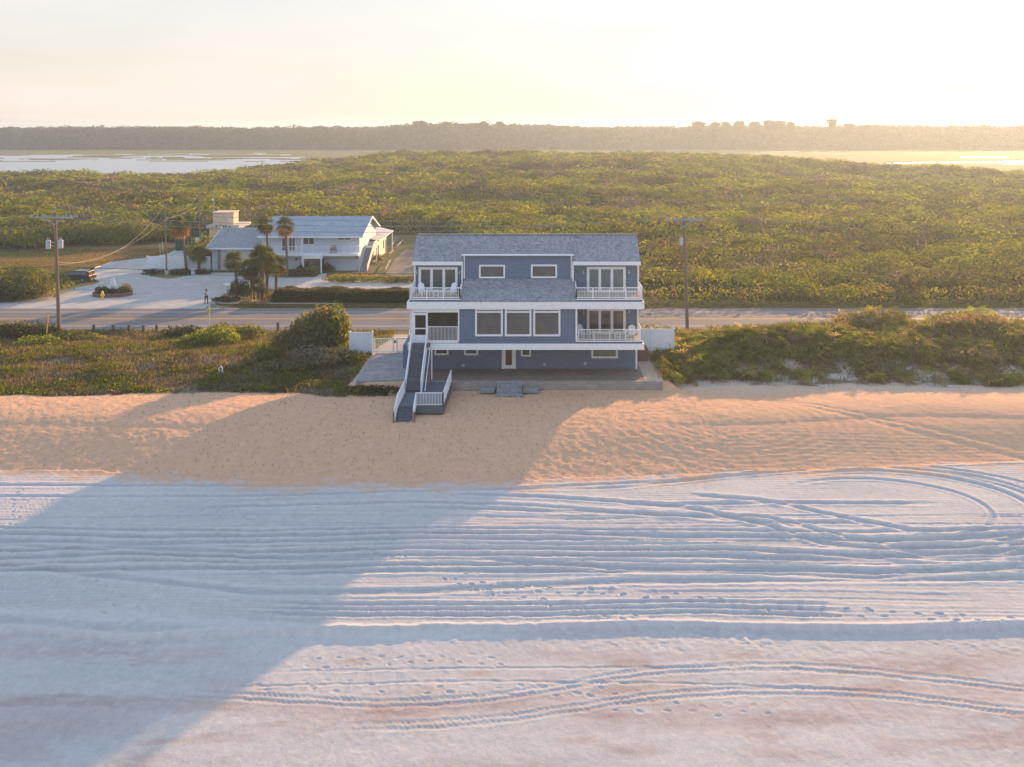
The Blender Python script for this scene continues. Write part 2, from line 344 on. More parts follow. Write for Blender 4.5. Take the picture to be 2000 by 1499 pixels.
# ------------------------------------------------------------------ ground: one fan-tessellated sheet, beach to horizon
def veg_edge(X):          # depth of the seaward edge of the dune vegetation
    e = np.where(X < 0, 67.9 + .25*np.sin(X*.55) + .5*np.sin(X*.21+1), 70.3 + .3*np.sin(X*.5) + .3*np.sin(X*1.3))
    e = e + np.where(X < 0, -2.0*sst(-16, -11, X)*sst(0, 6, -X) * 0, 0)
    return e + .9*(fbm(X*.8, X*0+3, 5)-.5) + 1.0*(fbm(X*.22, X*0+8, 7)-.5)
def toe(X): return 53.2 + 3.4*sst(5, 30, X) + 1.0*sst(-18, -32, X) + .5*np.sin(X*.17) + .3*(fbm(X*.9, X*0, 6, 3)-.5)
def base_h(X, D):
    t = toe(X); top = 60.6 + 1.8*sst(5, 30, X) + .3*np.sin(X*.3)
    z = np.where(D < t, -.45 - .04*(t - D), 0.)
    k = (D - t) / (top - t)
    z = np.where((D >= t) & (D < top), -.45 + 1.12*(.45*k + .55*k*k*(3-2*k)), z)
    up = .67 + .30*np.sin(np.clip((D - top)/7.5, 0, 1)**.7*math.pi)*(1-sst(-15.5, -13.5, X)*(1-sst(9, 12, X))*.6)
    ve = veg_edge(X)
    # dune behind the edge
    side = sst(8, 20, X)                                  # 0 left, 1 right
    crest = .60 + (1.35*side + .35) * sst(.5, 7.5, D - ve)
    lump = (.9+.7*side)*(fbm(X*.16, D*.22, 21) - .45) * sst(1.5, 6, D - ve) * (1 - sst(84, 90, D))
    dune = crest + lump
    fall = sst(80, 90.5, D) if False else sst(77, 90.8, D)*(1-side) + sst(79.5, 87.5, D)*side
    dune = dune*(1-fall) + (-.02)*fall
    z = np.where(D >= top, np.where(D < ve - 1.2, up, np.maximum(up*(1-sst(-1.2, 1, D-ve)) + dune*sst(-1.2, 1, D-ve), -.02)), z)
    # level pads for the house, patio and drive
    pad = sst(-15.6, -14.6, X) * (1 - sst(10.2, 11.4, X)) * sst(68.6, 68.86, D)
    drive = np.where(D < 77.3, 1.3, 1.3*(1-sst(77.3, 91, D)) - .03*sst(77.3, 91, D))
    z = z*(1-pad) + np.where(D < 91, drive, -.03)*pad
    z = np.where(D > 90.8, -.03, z)
    # behind the road
    z = np.where(D > 103.5, -.03 + 0*D, z)
    back = sst(150, 185, D) * (1 - sst(330, 420, D))
    z = z + back * 1.5
    # estuary
    u = X / D
    fe = far_edge(u)
    drop = sst(-30, 30, D - fe)
    marsh = marsh_mask(X, D, u)
    z = z*(1-drop) + drop*np.where(marsh, .05, -1.4)
    return z
def far_edge(u): return 310 + 95*sst(-.45, -.24, u) + 40*sst(-.22, -.1, u) - 105*sst(.2, .55, u)
def marsh_mask(X, D, u):
    n = (fbm(X*.008, D*.03, 31, 3) - .5)
    left_water = (D < 690 + 60*n + 25*np.sin(X*.02)) & (u < -.268 + .06*n)
    isl = (fbm(X*.022, D*.12, 41, 4) > .60) & (D > 540)
    creekR = (np.abs(D - (522 + 10*np.sin(X*.03) + 30*(u-.5))) < 12) & (u > .40)
    creekR2 = (np.abs(D - (612 + 12*np.sin(X*.045))) < 16) & (u > .485) & (u < .54)
    creekR3 = (D < 560) & (D > 500) & (u > .535)
    small = (np.abs(D - 770 - 40*n) < 9) & (fbm(X*.02, X*0, 51, 2) > .62) & (u > -.2)
    small2 = (np.abs(D-700) < 14) & (np.abs(u-.105) < .012)
    wtr = (left_water & ~isl) | creekR | creekR2 | creekR3 | small | small2
    return ~wtr

def lineD(pts, X, z):
    z = z + .85   # track given as picture points -> depth as a function of X on the beach
    xs = []; ds = []
    for px, py in pts:
        d = dz(py, z); xs.append(wx(px, d)); ds.append(d)
    xs = np.array(xs); ds = np.array(ds); o = np.argsort(xs)
    a = np.interp(X, xs[o], ds[o])
    return (np.interp(X-.8, xs[o], ds[o]) + 2*a + np.interp(X+.8, xs[o], ds[o]))/4

def rut(d, w, depth):       # cross-section: trough with two berms
    q = np.abs(d)/w
    return depth * (-np.exp(-(q*1.3)**4) + .55*np.exp(-((q-1.45)*2.3)**2))
TREADS = []
def beach_detail(X, D, z):
    m = (D < toe(X) + .6) & (D > 20)
    h = np.zeros_like(z); Xm = X[m]; Dm = D[m]; hm = np.zeros_like(Xm)
    NZ1 = .16*(fbm(Xm*2.2, Dm*3.0, 201, 3)-.5); NZ2 = .6 + .8*fbm(Xm*.9, Dm*1.1, 203, 3)
    def L(pts, w=.17, dep=.05, zz=-1.5, x0=-99, x1=99, tread=0, wob=0):
        nonlocal hm
        c = lineD(pts, Xm, zz) + wob*(fbm(Xm*.15, Xm*0+dep*900+w*77, 3, 2)-.5)
        d = Dm - c + NZ1
        g = NZ2*sst(x0, x0+3, Xm) * (1 - sst(x1-3, x1, Xm))
        hm = hm + g*rut(d, w, dep)
        if tread:
            ins = np.exp(-(d/(w*1.5))**4)
            hm = hm + g*ins*tread*.7*np.sin((Xm + np.abs(d)*1.6)*2*math.pi/.23)*(.5+fbm(Xm*1.5, Dm*1.5, 19, 2))
    # long ruts near the toe
    L([(0,950),(500,952),(1000,958),(1300,945),(1600,918),(2000,905)], .22, .045, -1.3)
    L([(0,972),(500,972),(800,964),(1200,958),(1500,930),(1750,912)], .2, .04, -1.35, -99, 26)
    L([(0,993),(400,994),(800,985),(1000,990),(1250,1005),(1500,1020)], .22, .055, -1.4, -20, 20)
    L([(0,1003),(420,1006),(700,998),(900,970),(1100,978),(1300,990),(1500,985),(1800,985)], .22, .06, -1.4, -6, 24)
    L([(600,990),(900,998),(1150,1005),(1350,1010),(1500,1012),(1620,1040),(1750,1065)], .24, .06, -1.45, -8, 24)
    L([(700,1010),(900,1012),(1150,1018),(1350,1010),(1500,1020),(1700,1055)], .18, .03, -1.45, -6, 18, .012)
    # parallel ploughed ridges
    for k in range(9):
        y0 = 1040 + k*9.6
        L([(0, y0-4+k*1.8),(250, y0+6*math.sin(k)),(500, y0+4),(800, y0-2),(1100, y0),(1400, y0+3*math.cos(k)),(1700, y0+6+2*math.sin(k*2)),(2000, y0-5)],
          .20 + .04*((k*7)%3), .055 + .025*((k*5)%3), -1.6, -99 if k < 8 else -14, 99, .012 if k % 3 == 1 else 0, .3)
    L([(0,1108),(200,1128),(500,1160),(800,1160),(1200,1140),(2000,1130)], .28, .05, -1.7)
    L([(0,1068),(300,1092),(600,1100),(900,1096),(1300,1120)], .22, .05, -1.7, -99, 8)
    for y0, td in ((1190,0),(1200,.014),(1210,.016)):
        L([(0,y0-22),(300,y0-10),(700,y0),(1100,y0-4),(1400,y0-10),(1700,y0-2)], .17, .05, -1.85, -14, 15, td, .3)
    for y0, d_ in ((1165,.03),(1172,.03),(1178,.02)):
        L([(1150,y0+4),(1350,y0),(1600,y0),(1800,y0+4)], .2, d_, -1.85, 3, 22)
    for k in range(16):
        y0 = 1005 + k*7.6 + 3*math.sin(k*2.7)
        L([(0, y0+4*math.sin(k)),(400, y0+5*math.cos(k*1.3)),(900, y0+2),(1300, y0+4*math.sin(k*2)),(2000, y0-3)], .085, .022, -1.6, -99 if k % 3 else -18, 99 if k % 4 else 14, .008 if k % 2 else 0, .2)
    # scarp of the last high tide
    c = lineD([(0,1236),(120,1240),(250,1252),(400,1243),(600,1240),(850,1236),(1050,1232),(1250,1225),(1500,1230),(1700,1231),(2000,1222)], Xm, -1.95)
    c = c + .25*(fbm(Xm*1.2, Xm*0, 61)-.5)*np.where(Xm < 1, 1.6, .5)
    dd = Dm - c
    global SCP
    SCP = np.zeros_like(z); SCP[m] = .13*sst(-.35, .08, dd)
    hm = hm + .13*sst(-.35, .08, dd) + .07*np.exp(-((dd-.05)/.18)**2)
    c2 = lineD([(0,1204),(200,1215),(350,1222),(600,1238),(900,1246)], Xm, -1.95)
    hm = hm + .05*np.exp(-((Dm-c2)/.35)**2)*(1-sst(-4,2,Xm))*(.4+fbm(Xm*2,Dm*2,71))
    # twin tyre tracks in the foreground
    A = [(0,1352),(300,1354),(520,1368),(750,1379),(900,1372),(1000,1362),(1120,1342),(1250,1318),(1400,1309),(1550,1306),(1700,1316),(1850,1330),(2000,1348)]
    B = [(300,1418),(600,1421),(830,1418),(1000,1405),(1150,1382),(1300,1360),(1450,1352),(1600,1352),(1750,1360),(1900,1378),(2000,1390)]
    for P, x0 in ((A, -16), (B, -8)):
        for off in (-5, 5):
            L([(x, y+off) for x, y in P], .13, .014, -2.1, x0, 99, .013, .1)
    L([(0,1340),(500,1346),(900,1336),(1300,1338),(1700,1350)], .09, .016, -2.1, -14, 14)
    L([(400,1322),(900,1312),(1400,1308)], .09, .014, -2.1, -12, 10)
    # turning loop on the right
    for (cx, cd, rx, rd, w_, dp) in ((20.8,50.6,7.8,4.7,.24,.06),(21.0,50.6,8.6,5.15,.24,.055),(21.1,50.4,9.2,5.6,.22,.05),(19.7,50.3,6.3,3.8,.2,.045),(21.6,50.2,10.2,6.0,.2,.04)):
        ex = (Xm-cx)/rx; ed = (Dm-cd)/rd; rr = np.sqrt(ex*ex+ed*ed)+1e-6
        # distance along the normal, approximately
        gx = ex/(rx*rr); gd = ed/(rd*rr); dist = (rr-1)/np.sqrt(gx*gx+gd*gd+1e-9)
        gate = sst(cx-6, cx+0, Xm) * (1 - .0*Xm)
        hm = hm + gate*rut(dist, w_, dp)
    L([(1150,990),(1350,1000),(1500,1030),(1600,1062),(1750,1075),(1900,1072)], .3, .07, -1.55, 4, 25)
    L([(1350,975),(1500,985),(1650,1015),(1800,1040),(1950,1035)], .26, .06, -1.5, 8, 26)
    # footprints
    def prints(pts, n, zz, step=.34, dep=.07):
        nonlocal hm
        P = []
        for (a, b) in zip(pts[:-1], pts[1:]):
            pa = gp(*a, zz+.85); pb = gp(*b, zz+.85); L_ = math.hypot(pb[0]-pa[0], pb[1]-pa[1]); k = max(1, int(L_/step))
            for i in range(k):
                t = i/k; s_ = (i % 2)*2-1; nx = -(pb[1]-pa[1])/L_; ny = (pb[0]-pa[0])/L_
                P.append((pa[0]+(pb[0]-pa[0])*t + nx*s_*.16 + random.uniform(-.05,.05), pa[1]+(pb[1]-pa[1])*t + ny*s_*.16*1.4 + random.uniform(-.12,.12), (pb[0]-pa[0])/L_, (pb[1]-pa[1])/L_))
        for (x, d, ux, uy) in P:
            if random.random() < .12: continue
            an = random.gauss(0, .35); ux, uy = ux*math.cos(an)-uy*math.sin(an), ux*math.sin(an)+uy*math.cos(an); dp_ = dep*random.uniform(.5, 1.25); sz_ = random.uniform(.8, 1.2)
            i = np.where((np.abs(Xm-x) < .6) & (np.abs(Dm-d) < .6))[0]
            a_ = (Xm[i]-x)*ux + (Dm[i]-d)*uy; b_ = -(Xm[i]-x)*uy + (Dm[i]-d)*ux
            q = (a_/(.16*sz_))**2 + (b_/(.08*sz_))**2 + .5*(fbm(Xm[i]*8, Dm[i]*8, 23, 2)-.5)
            q = np.maximum(q, 0); hm[i] += -dp_*np.exp(-q*q) + dp_*.4*np.exp(-((np.sqrt(q)-1.45)/.3)**2)*(.4+1.2*fbm(Xm[i]*5, Dm[i]*5, 24, 2))
    prints([(770,1098),(880,1122),(960,1150),(1010,1160),(1300,1172),(1500,1198),(2000,1216)], 0, -1.9, .5)
    prints([(870,1142),(1000,1180),(1180,1205),(1260,1216)], 0, -1.9, .45)
    prints([(165,1120),(200,1150),(218,1185),(210,1215)], 0, -1.9, .4, .04)
    prints([(0,985),(80,988),(300,982),(520,992),(380,1000),(560,1022),(700,1035)], 0, -1.45, .45, .03)
    prints([(40,960),(30,1010),(20,1050),(60,1055)], 0, -1.5, .4, .03)
    prints([(480,1345),(700,1346),(950,1355),(1150,1352),(1290,1345)], 0, -2.1, .45, .022)
    prints([(1200,1385),(1400,1390),(1520,1385)], 0, -2.15, .45, .022)
    prints([(600,1305),(760,1298),(900,1292),(1000,1300)], 0, -2.1, .4, .02)
    # raked comb texture between the ruts, small sand grain
    hm = hm + .010*np.sin((Dm + .9*fbm(Xm*.1, Dm*.3, 5, 2))*2*math.pi/.30)*sst(38.5, 40, Dm)*sst(.35, .7, fbm(Xm*.12, Dm*.6, 8, 3)) + .004*np.sin((Xm+.9*Dm+2*fbm(Xm*.4,Dm*.4,33,2))*2*math.pi/.26)*sst(.5, .62, fbm(Xm*.05, Dm*1.1, 18, 3))*sst(38.5, 40, Dm)
    hm = hm + .012*(fbm(Xm*1.6, Dm*2.4, 9, 3)-.5) + .05*(fbm(Xm*.16, Dm*.5, 12, 3)-.5)
    wk_ = np.exp(-((Dm-(c-.6))/1.3)**2)*sst(.45, .7, fbm(Xm*.25, Dm*.8, 27, 3)); hm = hm + wk_*.09*(fbm(Xm*3.5, Dm*5, 28, 3)-.5)
    hm = hm + .02*(fbm(Xm*5, Dm*6, 29, 3)-.5)*(.3+fbm(Xm*.3, Dm*.5, 30, 2))
    h[m] = hm
    # tilled planted sand on the slope
    s = (D >= toe(X)-.4) & (D < 73) & ~((X > -15) & (X < 10.5) & (D > 68.2))
    Xs = X[s]; Ds = D[s]; k = sst(-.4, .8, Ds-toe(Xs))
    t_ = (.11 - .04*sst(10, 16, Xs))*(fbm(Xs*2.4, Ds*2.8, 14, 4, .6)-.5) + .05*(fbm(Xs*.5, Ds*.9, 26, 2)-.5)
    comb = .004*np.sin(Ds*2*math.pi/.42 + 3*fbm(Xs*.2, Ds*.2, 15, 2))*sst(10, 14, Xs)
    r2 = np.sqrt(((Xs-13)/1.7)**2 + (Ds-61.5)**2)
    comb2 = .008*np.sin(r2*2*math.pi/.5)*np.exp(-((r2-4)/2.5)**2)
    trail = -.06*np.exp(-((Ds - (66 - .55*(Xs-16)))/.3)**2)*(.3+fbm(Xs*3, Ds*3, 16, 2)) - .05*np.exp(-((Ds - (65 - .5*(Xs-19)))/.3)**2)*(.3+fbm(Xs*3, Ds*3, 17, 2))
    h[s] += k*(t_*(1 - .35*sst(12, 18, Xs)) + comb + comb2 + trail*sst(12, 14, Xs))
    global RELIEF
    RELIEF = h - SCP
    return z + h

def polymask(X, D, pts):
    ins = np.zeros(X.shape, bool); n = len(pts)
    for i in range(n):
        x1, y1 = pts[i]; x2, y2 = pts[(i+1) % n]
        if y1 == y2: continue
        c = ((y1 > D) != (y2 > D)) & (X < (x2-x1)*(D-y1)/(y2-y1) + x1); ins ^= c
    return ins

rows = np.concatenate([np.arange(26, 46, .055), np.arange(46, 60, .075), np.arange(60, 74, .13), np.arange(74, 104, .4),
                       np.arange(104, 156, .45), np.geomspace(156, 420, 60), np.arange(428, 830, 5.0), np.geomspace(850, 2600, 14)])
cols = np.linspace(-.80, .76, 1500)
U, DD = np.meshgrid(cols, rows); XX = U*(DD + 9)
ZZ = base_h(XX, DD); ZZ = beach_detail(XX, DD, ZZ)
# ground colours, plus shade and light painted onto the ruts
C = np.zeros(XX.shape + (3,))
def setc(mask, c):
    for i in range(3): C[..., i] = C[..., i]*(1-mask) + c[i]*mask
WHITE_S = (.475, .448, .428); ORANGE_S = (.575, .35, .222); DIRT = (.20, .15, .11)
setc(np.ones_like(XX), WHITE_S)
wet = sst(.46, .74, fbm(XX*.10, DD*.5, 81, 6, .62)) * (1 - sst(37.6, 39.4, DD))
setc(wet*.6, (.40, .31, .275)); 
wet2 = sst(.56, .74, fbm(XX*.22, DD*.9, 83, 6, .65)) * (1 - sst(37, 38.8, DD)); setc(wet2*.5, (.34, .24, .20))
for (px_, py_, ax, ad) in ((1860,1312,2.4,.55),(935,1323,.8,.22),(1540,1405,2.6,.5),(1690,1350,1.6,.3),(780,1392,2.0,.3),(1180,1398,1.6,.25),(1560,1470,2.2,.4),(1950,1395,1.4,.3),(690,1300,1.0,.2),(1230,1465,1.2,.3)):
    x_, d_ = gp(px_, py_, -1.25); g_ = np.exp(-(((XX-x_)/ax)**2 + ((DD-d_)/ad)**2))*1.6*fbm(XX*1.3, DD*3.2, 86, 5, .65); setc(np.clip(g_-.15, 0, 1)*.8, (.34, .215, .17))
wr = np.exp(-((DD - 39.3)/.7)**2)*fbm(XX*1.0, DD*2.5, 85, 4); setc(np.clip(wr*.6, 0, 1), (.33, .33, .34))
rut_shade = np.clip(-RELIEF/.045, 0, 1)*(DD < toe(XX)); setc(rut_shade*.8, (.36, .365, .375)); rim_light = np.clip(RELIEF/.03, 0, 1)*(DD < toe(XX)); setc(rim_light*.6, (.56, .53, .505))  # painted shade in the troughs and light on the rims, so tracks show
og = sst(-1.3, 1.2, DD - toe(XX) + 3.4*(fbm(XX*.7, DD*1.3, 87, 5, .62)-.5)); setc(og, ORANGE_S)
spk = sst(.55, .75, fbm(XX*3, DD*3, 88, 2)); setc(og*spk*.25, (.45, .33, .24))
setc(sst(66.5, 69.5, DD)*sst(10, 14, XX)*og*.5, (.50, .42, .37))
dv = sst(-.35, .25, DD - veg_edge(XX) + .8*(fbm(XX*1.2, DD*1.2, 89, 3)-.5)) * (1 - ((XX > -15.0) & (XX < 10.4)))
setc(dv, DIRT); 
setc(dv*sst(.46, .58, fbm(XX*.5, DD*.9, 91, 4))*(.75*sst(9, 12, XX)*(1-sst(74, 77, DD))+.25), (.50, .44, .40))
setc(((XX > -14.9) & (XX < 9.95) & (DD > 68.9) & (DD < 92))*1.0, (.42, .36, .31))
back = (DD > 90.4)*1.0
setc(back, (.13, .12, .055))
g2 = back*sst(.42, .62, fbm(XX*.25, DD*.25, 93, 4)); setc(g2*.6, (.22, .17, .085))
setc((DD > 140)*(DD < 158)*(XX < -50)*sst(.45, .55, fbm(XX*.1, DD*.25, 94, 3))*.8, (.36, .20, .10))
far = sst(-30, 10, DD - far_edge(XX/DD)); setc(far, (.16, .125, .06))
setc(far*sst(.42, .6, fbm(XX*.015, DD*.07, 95, 5)), (.15, .15, .045)); setc(far*sst(.58, .66, fbm(XX*.03, DD*.12, 97, 4))*.8, (.10, .095, .035))
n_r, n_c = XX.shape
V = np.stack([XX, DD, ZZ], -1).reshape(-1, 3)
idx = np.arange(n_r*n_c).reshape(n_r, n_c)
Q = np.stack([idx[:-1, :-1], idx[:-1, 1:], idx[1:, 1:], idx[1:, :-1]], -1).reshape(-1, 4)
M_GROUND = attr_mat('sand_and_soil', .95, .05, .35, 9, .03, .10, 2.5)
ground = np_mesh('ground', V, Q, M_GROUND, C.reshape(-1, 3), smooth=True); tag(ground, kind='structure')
def hz(x, d):
    a = base_h(np.array([float(x)]), np.array([float(d)])); return float(a[0])

# water of the estuary
wm = mat('estuary_water', (.22, .27, .31), .32, 1.0)
mb = MB(); mb.quadmesh([(-900, 250, -.35), (900, 250, -.35), (900, 830, -.35), (-900, 830, -.35)], [(0,1,2,3)])
water = mb.build('water', wm); tag(water, kind='structure')

# ------------------------------------------------------------------ road, lot and drives
def strip(name, x0, x1, y0, y1, z, m, n=60, parent=None):
    xs = np.linspace(x0, x1, n); v = [(x, y0, z) for x in xs] + [(x, y1, z) for x in xs]
    mb = MB(); mb.quadmesh(v, [(i, i+1, n+i+1, n+i) for i in range(n-1)]); return mb.build(name, m, parent)
M_ASPH = mat('asphalt', (.17, .155, .15), .92, .15, noise=.14, nscale=.8, stretch=(.25, 1.5, 1), bump=.3, bscale=30)
M_SHLD = mat('shoulder', (.19, .17, .16), .95, .1, noise=.12, nscale=1.2, stretch=(.3, 1, 1))
M_LINEW = mat('line_white', (.62, .62, .60), .7, .2, noise=.12, nscale=4)
M_LINEY = mat('line_yellow', (.62, .36, .07), .7, .2, noise=.12, nscale=4)
road = strip('road', -150, 150, 92.1, 103.0, 0.0, M_ASPH, 80); tag(road, kind='structure')
for y, m_ in ((93.9, M_LINEW), (101.0, M_LINEW)):
    l = strip('edge_line', -150, 150, y-.07, y+.07, .006, m_, 60, road)
for y in (97.25, 97.55):
    l = strip('centre_line', -150, 150, y-.06, y+.06, .006, M_LINEY, 60, road)
def sheet(name, pts, z, m, subdiv=0):
    mb = MB(); mb.quadmesh([(x, y, z) for x, y in pts], [tuple(range(len(pts)))]); o = mb.build(name, m); return tag(o, kind='structure')
M_GRAV = mat('pale_gravel', (.40, .375, .35), .95, .1, noise=.13, nscale=.7, bump=.5, bscale=14)
M_GRAV2 = mat('dirt_gravel', (.22, .18, .14), .95, .1, noise=.25, nscale=.8, bump=.5, bscale=14)
lot_pts = [gp(-60, 603), gp(-60, 596), gp(0, 592), gp(60, 580), gp(110, 570), gp(182, 556), gp(196, 551), gp(172, 540), gp(180, 527), gp(215, 512), gp(300, 502), gp(330, 495), gp(355, 480), gp(372, 480), gp(358, 492), gp(360, 512), gp(287, 520), gp(292, 540), gp(330, 545), gp(412, 533), gp(525, 533), gp(532, 541),
           gp(640, 542.5), gp(700, 547), gp(805, 548), gp(900, 548), gp(900, 566), gp(805, 568), gp(600, 566), gp(545, 567), gp(480, 556), gp(440, 573), gp(418, 588), gp(425, 597), gp(470, 603.5)]
sheet('gravel_lot', lot_pts, .005, M_GRAV)
sheet('dirt_yard', [gp(752, 536), gp(772, 505), gp(792, 488), gp(860, 488), gp(870, 540), gp(770, 541)], .003, M_GRAV2)
sheet('walkway', [gp(606, 548), gp(628, 534), gp(640, 534), gp(628, 548)], .012, M_CONC)
# pale drive between the road and the gate: follows the slope
mb = MB(); n = 14
for i in range(n+1):
    y = 77.6 + (92.05-77.6)*i/n; f_ = (y-77.3)/(91-77.3); f_ = max(0, min(1, f_)); s_ = f_*f_*(3-2*f_)
    z = 1.3*(1-s_) - .03*s_ + .03; z = max(z, .006); xl = -12.8 - .8*(1 if y > 86 else 0)*(y-86)/6
    mb.v += [(xl, y, z), (-8.6, y, z)]
mb.f = [(2*i, 2*i+1, 2*i+3, 2*i+2) for i in range(n)]; mb.mi = [0]*n
drv = mb.build('driveway', mat('drive_concrete', (.44, .37, .31), .9, .1, noise=.1, nscale=2)); tag(drv, kind='structure')
# kerb of the planting bed
kb = MB(); 
for a, b in zip([(418,589),(436,594),(480,594),(530,594),(600,594)], [(436,594),(480,594),(530,594),(600,594),(660,594.5)]):
    A = gp(*a); B = gp(*b); kb.bar((A[0], A[1], .06), (B[0], B[1], .06), .15, .14)
tag(kb.build('bed_kerb', M_CONC), kind='structure')
# ------------------------------------------------------------------ foliage
PAL = {
 'scrub':  [(.115,.13,.024),(.095,.11,.022),(.135,.138,.024),(.12,.112,.032),(.145,.155,.028),(.10,.09,.032)],
 'thick':  [(.12,.125,.035),(.15,.115,.07),(.13,.105,.075),(.10,.085,.05),(.14,.14,.035),(.12,.10,.06)],
 'bright': [(.15,.17,.03),(.12,.14,.028),(.17,.18,.03),(.10,.11,.025)],
 'olive':  [(.125,.13,.034),(.105,.092,.038),(.145,.125,.045),(.09,.10,.028)],
 'dark':   [(.035,.045,.022),(.045,.05,.025),(.03,.035,.02),(.055,.055,.03)],
 'dry':    [(.21,.155,.09),(.17,.13,.085),(.25,.18,.11),(.15,.11,.08)],
 'grey':   [(.17,.14,.115),(.135,.112,.095),(.21,.17,.14)],
 'far':    [(.022,.034,.022),(.016,.027,.02),(.032,.044,.022),(.026,.03,.024)],
}
def leaf_arrays(P, N, size, aspect=.55, jit=.7, r=None):
    """rhombic leaf clumps at P whose normals lean to N"""
    r = r or rng; n = len(P)
    nn = N + r.normal(0, jit, (n, 3)); nn /= np.linalg.norm(nn, axis=1, keepdims=True) + 1e-9
    t = r.normal(0, 1, (n, 3)); a = np.cross(nn, t); a /= np.linalg.norm(a, axis=1, keepdims=True) + 1e-9
    b = np.cross(nn, a); s = (size * r.uniform(.6, 1.35, n))[:, None]
    a = a*s; b = b*s*aspect
    V = np.stack([P - a, P + b + nn*s*.12, P + a, P - b + nn*s*.12], 1).reshape(-1, 3)
    Q = np.arange(4*n).reshape(n, 4)
    return V, Q
def pick(pal, n, r=None, var=.18):
    r = r or rng; p = np.array(PAL[pal] if isinstance(pal, str) else pal); c = p[r.integers(0, len(p), n)]
    return c * (1 + r.normal(0, var, (n, 1))).clip(.5, 1.6)
def dome_points(c, rad, k, r=None, low=-.25, flat=1.0):
    """k points on each ellipsoid's shell (centres c (n,3), radii rad (n,3))"""
    r = r or rng; n = len(c); kk = k if hasattr(k, '__len__') else np.full(n, k); idx = np.repeat(np.arange(n), kk)
    m = len(idx); z = r.uniform(low, 1, m); t = r.uniform(0, 2*math.pi, m); h = np.sqrt(np.clip(1-z*z, 0, 1))
    N = np.stack([h*np.cos(t), h*np.sin(t), z], 1); sc = r.uniform(.78, 1.06, m)[:, None]
    return c[idx] + N*rad[idx]*sc, N/np.maximum(rad[idx]/rad[idx].max(1, keepdims=True), .3), idx

def blades(P, hgt, wid, colr, lean=.45, r=None):
    r = r or rng; n = len(P); t = r.uniform(0, 2*math.pi, n); d = np.stack([np.cos(t), np.sin(t), np.zeros(n)], 1)
    s = np.stack([-np.sin(t), np.cos(t), np.zeros(n)], 1)*(wid*.5)[:, None]; L = hgt[:, None]; le = r.uniform(0, lean, n)[:, None]
    mid = P + d*L*le*.35 + np.array([0, 0, 1])*L*.6; tip = P + d*L*le*1.1 + np.array([0, 0, 1])*L*(1-le*.4)
    V = np.stack([P - s, P + s, mid + s*.7, mid - s*.7, tip], 1).reshape(-1, 3)
    b = (np.arange(n)*5)[:, None]
    Q = np.concatenate([b + np.array([[0, 1, 2, 3]]), b + np.array([[3, 2, 4, 4]])]); 
    return V, Q, np.repeat(colr, 5, axis=0)
# --- maritime scrub between the road and the estuary
def canopy_h(X, D):
    u = X/D
    a = 2.6 + 2.0*sst(118, 170, D) + 3.2*sst(200, 400, D)*sst(-.30, -.12, u) + 1.2*sst(200, 330, D)
    a = a - 3.6*sst(.14, .45, u)*sst(200, 330, D)
    a = a + 5.4*(fbm(X*.010+4, D*.035, 101, 3)-.5)*sst(125, 180, D) + 1.6*(fbm(X*.05, D*.08, 103, 3)-.5)
    return a - 1.6*sst(-25, 0, D - far_edge(u))
def near_edge(X, D_unused=None):
    """seaward edge of the scrub: along the road on the right, behind the lot and the house on the left"""
    e = 104.9 + 1.3*(fbm(X*.12, X*0, 105, 3)-.3)
    left = 151 + 4*np.sin(X*.12)
    behind = np.where(X < -46, 153 + 6*sst(-70, -60, X)*0, 166.)
    e = np.where(X < -11.5, behind, e)
    e = np.where(X < -60, 156.5 + 3*np.sin(X*.15), e)
    return e
cells = []
Dc = 104.0; dist = []
while Dc < 450:
    step = 2.9 + 2.0*(Dc-104)/346
    xs = np.arange(-.70*Dc, .66*Dc, step); k = len(xs)
    x = xs + rng.uniform(-.6, .6, k)*step; d = Dc + rng.uniform(-.6, .6, k)*step
    cells.append(np.stack([x, d], 1)); Dc += step*.86
G = np.concatenate(cells); u = G[:, 0]/G[:, 1]
keep = (G[:, 1] > near_edge(G[:, 0]) + 1.2) & (G[:, 1] < far_edge(u) + 6)
gap = fbm(G[:, 0]*.06, G[:, 1]*.10, 107, 3); keep &= (gap > .33)
G = G[keep]; gap = gap[keep]; n = len(G); X_, D_ = G.T
hgt = canopy_h(X_, D_); er = sst(0, 9, D_ - near_edge(X_)); hgt = hgt*(.5 + .5*er)
rr = (1.5 + 3.4*rng.uniform(0, 1, n)**1.8)*(.85 + .5*(D_-104)/346)*(.7+.3*er)
rad = np.stack([rr*rng.uniform(.95, 1.5, n), rr*rng.uniform(.8, 1.1, n), rr*rng.uniform(.6, .9, n)], 1)
cen = np.stack([X_, D_, hgt - rad[:, 2]*.6 + rng.uniform(-.7, .6, n) - .5], 1)
dark_line = (gap < .36)
size = .0016*D_
area = 2*math.pi*rr*rr
kk = np.clip(area/(size**2)*.5, 20, 230).astype(int)
P, N, ii = dome_points(cen, rad, kk, low=-.1)
Vl, Ql = leaf_arrays(P, N, size[ii], .75, .30)
pn = fbm(X_*.035, D_*.06, 111, 3); pm = fbm(X_*.11+9, D_*.2, 113, 2); fr = fbm(X_*.2, D_*.35, 115, 2)
cd = pick('scrub', n, var=.10)*np.array([1.55, 1.55, 1.15])
br = pick('bright', n, var=.1); gr = pick('grey', n, var=.1); ol = pick('olive', n, var=.15)
cd = np.where((pm > .72)[:, None], br*.95, cd); cd = np.where(((pn < .42) & (fr > .35))[:, None], ol, cd); cd = np.where(((fr > .64) & (pm < .6))[:, None], gr*.8, cd)
lc = cd[ii]*(1 + rng.normal(0, .09, (len(ii), 1))).clip(.5, 1.7)
